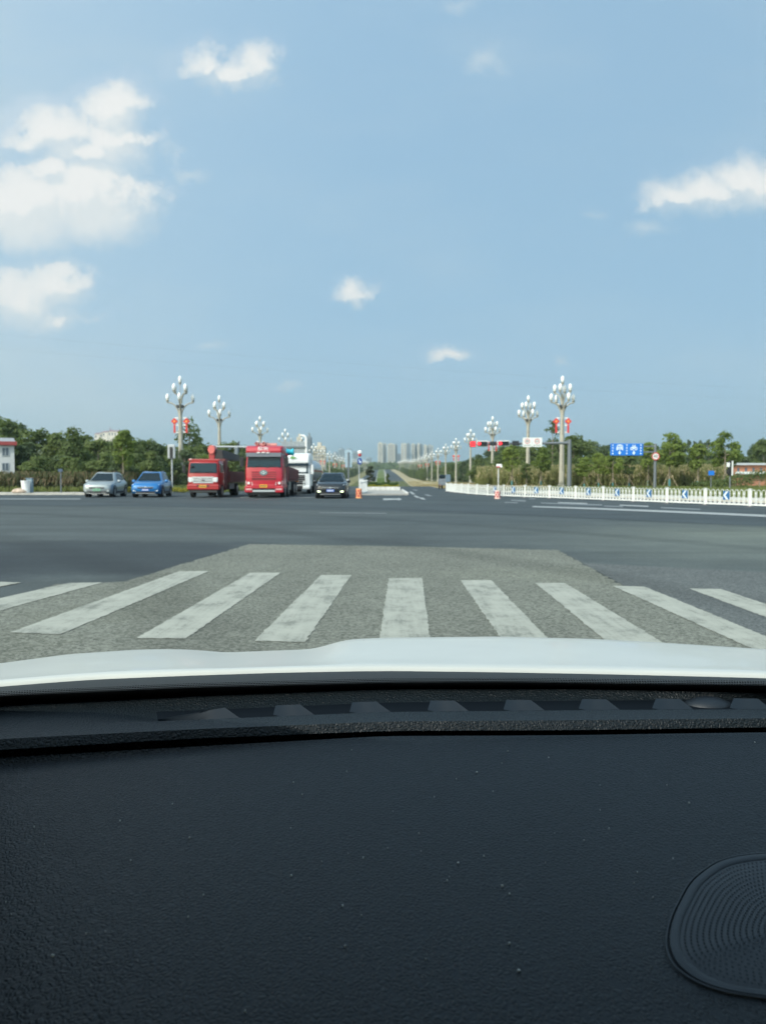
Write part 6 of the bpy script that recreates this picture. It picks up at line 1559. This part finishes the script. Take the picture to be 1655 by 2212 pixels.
# dashboard sheet
def prof(x):
    d = on_z(x, LD(x), 1.010); l2 = on_z(x, L2(x), 1.008); l1 = on_z(x, L2(x) - 22.5, .9995)
    l3 = on_z(x, (L2(x) + L4(x)) / 2, 1.0098); l4 = on_z(x, L4(x), .9988); l5 = on_z(x, L5(x), .9995)
    s = sst(185, 400, x)
    def L(p, q, t): return p.lerp(q, t)
    flo1 = Vector((l1.x, l1.y - .004, .9992)); flo2 = Vector((l2.x, l2.y + .006, 1.0005))
    c1 = L(d, l2, .45); c1.z = 1.007; c2 = L(d, l2, .75); c2.z = 1.008
    P = [Vector((d.x, d.y + .10, .96)), Vector((d.x, d.y + .012, 1.002)), d, L(d, l1, .5) + Vector((0, 0, .0005))]
    w1 = c1.lerp(l1, s); f1 = (c1.lerp(c2, .3)).lerp(flo1, s); f2 = (c2).lerp(flo2, s)
    P += [w1, f1, f2, L(c2, Vector((l2.x, l2.y + .0015, l2.z - .004)), s), l2, l3, L(l3, l4, .6) + Vector((0, 0, .001)), l4]
    P += [Vector((l4.x, l4.y + .020, l4.z - .003)), Vector((l4.x, l4.y + .022, .950)), Vector((l5.x, l5.y + .004, .950)), Vector((l5.x, l5.y + .002, l5.z - .006)), l5]
    return P
cols3 = list(range(-420, 2061, 20)); vs = []
for x in cols3: pr = prof(x); vs += [tuple(p) for p in pr]
n = len(pr); mb = MB()
mb.add(vs, [(i * n + j, i * n + j + 1, (i + 1) * n + j + 1, (i + 1) * n + j) for i in range(len(cols3) - 1) for j in range(n - 1)])
mb.f = [f[::-1] for f in mb.f]; mb.mi = [1 if (k % (n - 1) == 5 and cols3[k // (n - 1)] > 330) else 0 for k in range(len(mb.f))]
dash = mb.build('dashboard', [m_leath, principled('slot_plastic', (.0030, .0060, .0095), .75, spec=.12)], own, smooth=40, org=CO)
# main panel of the dashboard running towards the viewer (with a seat cut for the speaker)
SPK = [(1700, 1836), (1654, 1837), (1597, 1843), (1552, 1855), (1518, 1876), (1489, 1903), (1466, 1944), (1448.5, 1984), (1440.6, 2025), (1444, 2054), (1457, 2080), (1484, 2103), (1520, 2122), (1574, 2138), (1654, 2150), (1710, 2153)]
SPK = SPK + [(2 * 1722 - x, y + 1) for x, y in SPK[::-1][1:-1]]
def closed_smooth(P, k):
    out = []; n = len(P)
    for i in range(n):
        p0, p1, p2, p3 = P[i - 1], P[i], P[(i + 1) % n], P[(i + 2) % n]
        for j in range(k):
            t = j / k
            out.append(tuple(.5 * (2 * p1[c] + (p2[c] - p0[c]) * t + (2 * p0[c] - 5 * p1[c] + 4 * p2[c] - p3[c]) * t * t + (3 * p1[c] - p0[c] - 3 * p2[c] + p3[c]) * t ** 3) for c in (0, 1)))
    return out
SPK = closed_smooth(SPK, 4)
zp = lambda X, Y: 1.0 - .012 * max(0, (.62 - Y) / .3) ** 2 + .003 * math.sin(Y * 6) - (.004 * ((X - .35) / .6) ** 2 if True else 0)
vs = []; ts = [0, .004, .012, .03, .06, .1, .15, .21, .28, .36, .45, .55, .66, .78, .9, 1.0, 1.06]
for x in cols3:
    l5 = on_z(x, L5(x), .9995); e = on_z(x, 2420, 1.0)
    for t in ts:
        p = l5.lerp(e, t); vs.append((p.x, p.y, .9995 if t == 0 else zp(p.x, p.y) - .0012 * sst(.0, .03, t) + (.0012 if t < .01 else 0) - (.10 if t > 1.0 else 0)))
n = len(ts)
mb = MB().add(vs, [((i + 1) * n + j, (i + 1) * n + j + 1, i * n + j + 1, i * n + j)[::-1] for i in range(len(cols3) - 1) for j in range(n - 1)])
# smoother: recentre the seam on l5
panel = mb.build('dash_panel', m_leath2, own, smooth=60, org=CO)
# defroster ribs in the slot
for k, xc in enumerate([470, 632, 797, 966, 1130, 1293, 1452, 1620, 1790]):
    for a in (0,):
        l, r_ = xc - 42, xc + 40
        if k == 0: l = xc - 130
        bl = on_z(l + 6, L2(l) - 24, 1.0125); br = on_z(r_ - 24, L2(r_) - 23, 1.0125); fl_ = on_z(l, L2(l) - 2, 1.003); fr_ = on_z(r_ + 10, L2(r_) - 1, 1.002)
        if k == 0: bl = on_z(l + 95, L2(l + 95) - 17, 1.010)
        g0 = .985; mb = MB(); nn_ = 6; fr_row = []; bk_row = []
        for q in range(nn_ + 1):
            t = q / nn_; dip = -.0045 * math.sin(math.pi * min(1, t * 1.15)) * (1 - .2 * t)
            f_ = fl_.lerp(fr_, t); k_ = bl.lerp(br, t)
            fr_row.append((f_.x, f_.y + .004, f_.z + dip - (.003 if t > .8 else 0))); bk_row.append((k_.x, k_.y, k_.z))
        rings = [[(p[0], p[1], g0) for p in fr_row], fr_row, bk_row, [(p[0], p[1] + .006, g0) for p in bk_row]]
        mb.loft(rings, False, closed=False)
        for e_ in (0, nn_): mb.add([r[e_] for r in rings], [(0, 1, 2, 3) if e_ else (3, 2, 1, 0)])
        o = mb.build('vent_rib', principled('vent_plastic', (.0085, .0165, .025), .55, spec=.35), dash, smooth=35, org=CO)
sp_ = on_z(1535, L2(1535) - 8, 1.0)
sb = MB(); sb.lathe([(.026, -.012), (.026, .0), (.022, .008), (.012, .0135), (.001, .015)], (sp_.x, sp_.y + .01, .995), 20, sx=1.5); sb.build('light_sensor', m_plastic, dash, smooth=60, org=CO)
# speaker grille
def ring(scale, dz):
    out = []
    for x, y in SPK:
        x2 = 1722 + (x - 1722) * scale; y2 = 2005 + (y - 2005) * scale
        p = on_z(x2, y2, 1.0); kf = 1 - .75 * sst(2060, 2130, y); out.append((p.x, p.y, zp(p.x, p.y) + (dz * kf if scale < 1.0 else dz)))
    return out
gm = MB(); rs_ = [ring(s, d) for s, d in ((1.03, -.004), (1.012, .0004), (1.0, .0006), (.992, -.0022), (.984, -.0022), (.978, .0016), (.94, .0024), (.912, .0020), (.903, .0009), (.888, .0014), (.7, .0020), (.4, .0024), (.15, .0025))]
gm.loft(rs_, False); gm.f = [f[::-1] for f in gm.f]; gm.add(rs_[-1], [tuple(range(len(SPK)))])
sg = gm.build('speaker_grille', m_plastic, own, smooth=50, org=CO)
hm = MB()
for ri in range(17):
    s = .865 - ri * .047; pr = ring(s, 0); m_ = max(10, int(150 * s))
    L_ = [Vector(p) for p in pr]; tot = sum((L_[i] - L_[(i + 1) % len(L_)]).length for i in range(len(L_)))
    stp = .0044; d = 0; i = 0; pos = L_[0].copy()
    cnt = int(tot / stp)
    seg = [(L_[(i + 1) % len(L_)] - L_[i]) for i in range(len(L_))]; cum = [0]
    for q in seg: cum.append(cum[-1] + q.length)
    for c in range(cnt):
        dd = c * tot / cnt; i = max(0, int(np.searchsorted(cum, dd, 'right')) - 1); i = min(i, len(seg) - 1)
        p = L_[i] + seg[i] * ((dd - cum[i]) / max(seg[i].length, 1e-6))
        zz = zp(p.x, p.y) + float(np.interp(s, [.15, .4, .7, .88], [.0025, .0024, .0020, .0014])) + .0004
        hm.add([(p.x + .0008 * math.cos(q * 1.047), p.y + .0013 * math.sin(q * 1.047), zz) for q in range(6)], [tuple(range(6))])
o = hm.build('grille_hole', principled('grille_hole_dark', (.0045, .0085, .0125), .7, spec=.2), sg, org=CO); o['kind'] = 'stuff'
# windscreen: black border, dots, clear pane, header, pillars and roof so the cabin shades the dashboard
def glass_pt(x, t):
    d = on_z(x, LD(x), 1.010); base = Vector((d.x, d.y + .03, .994))
    return Vector((base.x * (1 - .12 * t / .8), base.y - t, base.z + t * .80 - .02 * t * t))
def t_for(x, y):
    lo, hi = 0.0, .3
    for _ in range(30):
        t = (lo + hi) / 2; p = glass_pt(x, t)
        # pixel row of p
        v = p - Vector((0, 0, CAMH)); dep = v.y * math.cos(PITCH) - v.z * math.sin(PITCH); up = v.y * math.sin(PITCH) + v.z * math.cos(PITCH)
        yy = CY - F * up / dep
        if yy > y: lo = t
        else: hi = t
    return t
cols4 = list(range(-400, 2041, 40)); vs = []
for x in cols4:
    tt = t_for(x, LC(x) + 2.0)
    for k in (-.03, 0, tt * .5, tt): vs.append(tuple(glass_pt(x, k) + Vector((0, -.002, -.002))))
n = 4
MB().add(vs, [(i * n + j, i * n + j + 1, (i + 1) * n + j + 1, (i + 1) * n + j) for i in range(len(cols4) - 1) for j in range(n - 1)]).build('windscreen_border', m_frit, own, org=CO)
dm = MB()
for row, (off, r_) in enumerate(((0.5, .0021), (-3.0, .0018), (-6.3, .0013))):
    x = -60.0 + row * 2.8
    while x < 1720:
        p = glass_pt(x, t_for(x, LC(x) + off))
        e1 = Vector((1, 0, 0)); e2 = Vector((0, -.78, .62))
        dm.add([tuple(p + e1 * r_ * math.cos(q * 1.047) + e2 * r_ * 1.25 * math.sin(q * 1.047) + Vector((0, -.0022, -.002))) for q in range(6)], [tuple(range(6))])
        x += 5.6
o = dm.build('border_dots', m_frit, own, org=CO); o['kind'] = 'stuff'; o.name = 'border_dot'
m_pane = bpy.data.materials.new('clear_pane'); m_pane.use_nodes = True
nt = m_pane.node_tree; nt.nodes.clear(); g = NT(nt); tb = g.n('ShaderNodeBsdfTransparent', None, {0: (1, 1, 1, 1)}); g.n('ShaderNodeOutputMaterial', None, {0: tb.outputs[0]})
HEAD = .66
vs = []
for x in cols4:
    tt = t_for(x, LC(x) - 8)
    for k in range(9): vs.append(tuple(glass_pt(x, tt + (HEAD - tt) * k / 8)))
n = 9
MB().add(vs, [(i * n + j, i * n + j + 1, (i + 1) * n + j + 1, (i + 1) * n + j) for i in range(len(cols4) - 1) for j in range(n - 1)]).build('windscreen', m_pane, own, smooth=60, org=CO)
m_liner = principled('headliner', (.30, .30, .29), .9)
rf = MB(); yh = .47
rings = []
for yy, zz in ((yh, 1.655), (yh - .12, 1.68), (-.3, 1.72), (-1.2, 1.70), (-1.8, 1.60)):
    rings.append([(.2 + (.62 if yy > -1 else .58) * math.sin(q * math.pi / 2), yy, zz - .05 * q * q) for q in np.linspace(-1, 1, 9)] + [(.2 + (.60 if yy > -1 else .56) * math.sin(q * math.pi / 2), yy - (.01 if yy == yh else 0), zz - .05 * q * q + .05) for q in np.linspace(1, -1, 9)])
rf.loft(rings); rf.build('roof', [m_hood], own, smooth=50, org=CO)
for s in (-1, 1):
    x0 = .2 + s * .84
    MB().tube([(x0, 1.12, .94), (.2 + s * .76, .85, 1.25), (.2 + s * .64, yh, 1.61)], [.05, .045, .045], 8).build('pillar', m_plastic, own, smooth=50, org=CO)
    MB().tube([(.2 + s * .62, -.15, 1.66), (.2 + s * .78, -.1, 1.0), (.2 + s * .80, -.1, .4)], [.06, .08, .09], 8).build('pillar', m_plastic, own, smooth=50, org=CO)
    d = MB(); d.loft([[(.2 + s * .84 - .04, yy, .35), (.2 + s * .84 + .04, yy, .35), (.2 + s * .86 + .02, yy, .7), (.2 + s * .84 + .03, yy, .98), (.2 + s * .84 - .05, yy, .98)] for yy in (1.1, .5, -.15)]); d.build('door', m_hood, own, bevel=.01, org=CO)
m_film = bpy.data.materials.new('tinted_glass'); m_film.use_nodes = True  # unseen cabin glass, its tint added to weaken sun on the dashboard
nt = m_film.node_tree; nt.nodes.clear(); g = NT(nt); t1 = g.n('ShaderNodeBsdfTransparent', None, {0: (.16, .18, .18, 1)}); t2 = g.n('ShaderNodeBsdfGlossy', None, {'Roughness': .05}); mx = g.n('ShaderNodeMixShader', None, {0: .05, 1: t1.outputs[0], 2: t2.outputs[0]}); g.n('ShaderNodeOutputMaterial', None, {0: mx.outputs[0]})
for s in (-1, 1):
    q = [(.2 + s * .84, 1.14, .97), (.2 + s * .84, -1.0, .97), (.2 + s * .62, -1.0, 1.64), (.2 + s * .63, yh - .02, 1.63)]
    MB().add(q, [(0, 1, 2, 3)]).add([(p[0] + s * .004, p[1], p[2]) for p in q], [(3, 2, 1, 0)]).build('side_window', m_film, own, org=CO)
    q = [(.2 + s * .60, -1.75, 1.60), (.2 + s * .8, -1.9, .95)]
MB().add([(-.45, -2.0, 1.0), (.85, -2.0, 1.0), (.76, -1.72, 1.60), (-.36, -1.72, 1.60)], [(0, 1, 2, 3)]).build('rear_window', m_film, own, org=CO)
for s in (-1, 1):
    MB().hexa([(.2 + s * .86 - .02, -2.0, .4), (.2 + s * .86 + .02, -2.0, .4), (.2 + s * .86 + .02, -.98, .4), (.2 + s * .86 - .02, -.98, .4)], [(.2 + s * .62 - .02, -1.72, 1.66), (.2 + s * .62 + .02, -1.72, 1.66), (.2 + s * .64 + .02, -.98, 1.70), (.2 + s * .64 - .02, -.98, 1.70)]).build('rear_quarter_sun_block', m_hood, own, org=CO)  # unseen panels added to block sun leaking onto the dashboard
    MB().box(.2 + s * .64 - .03, .2 + s * .64 + .03, -1.0, yh - .03, 1.60, 1.70).build('roof_rail', m_hood, own, org=CO)
# dust flecks lying on the dashboard
dm = MB(); m_dust = principled('dust_fleck', (.66, .65, .60), .95, spec=.1)
for (x, y) in [(260, 1757), (283, 1843), (1185, 1632), (1488, 1727), (1315, 1782), (1261, 1807), (440, 1920), (785, 1842), (990, 1855), (1085, 1905), (1100, 1923), (740, 1947), (745, 2035), (1100, 2031), (187, 2002), (115, 2048), (1045, 1840), (760, 1614), (1097, 1619), (1030, 1662), (1440, 1690), (1630, 1601), (1376, 1877), (1410, 1932), (1178, 1856), (630, 1880), (530, 2170), (905, 1790), (1120, 2090), (410, 1795)]:
    p = on_z(x, y, 1.0); p.z = zp(p.x, p.y); fleck(dm, p, rg.uniform(.0005, .0012), .0002)
for _ in range(40):
    p = on_z(rg.uniform(0, 1655), rg.uniform(1640, 2200), 1.0); p.z = zp(p.x, p.y); fleck(dm, p, rg.uniform(.0002, .0006), .0002)
o = dm.build('dust', m_dust, own, org=CO); o['kind'] = 'stuff'

# ------------------------------------------------------------------ the air
hz = bpy.data.materials.new('haze'); hz.use_nodes = True; nt = hz.node_tree; nt.nodes.clear(); g = NT(nt)
pv = g.n('ShaderNodeVolumePrincipled', None, {'Color': (.58, .74, .78, 1), 'Density': .00025, 'Anisotropy': .15}); g.n('ShaderNodeOutputMaterial', None, {'Volume': pv.outputs[0]})
o = MB().box(-2900, 2900, -160, 6200, -6, 190).build('haze', hz); o['kind'] = 'stuff'
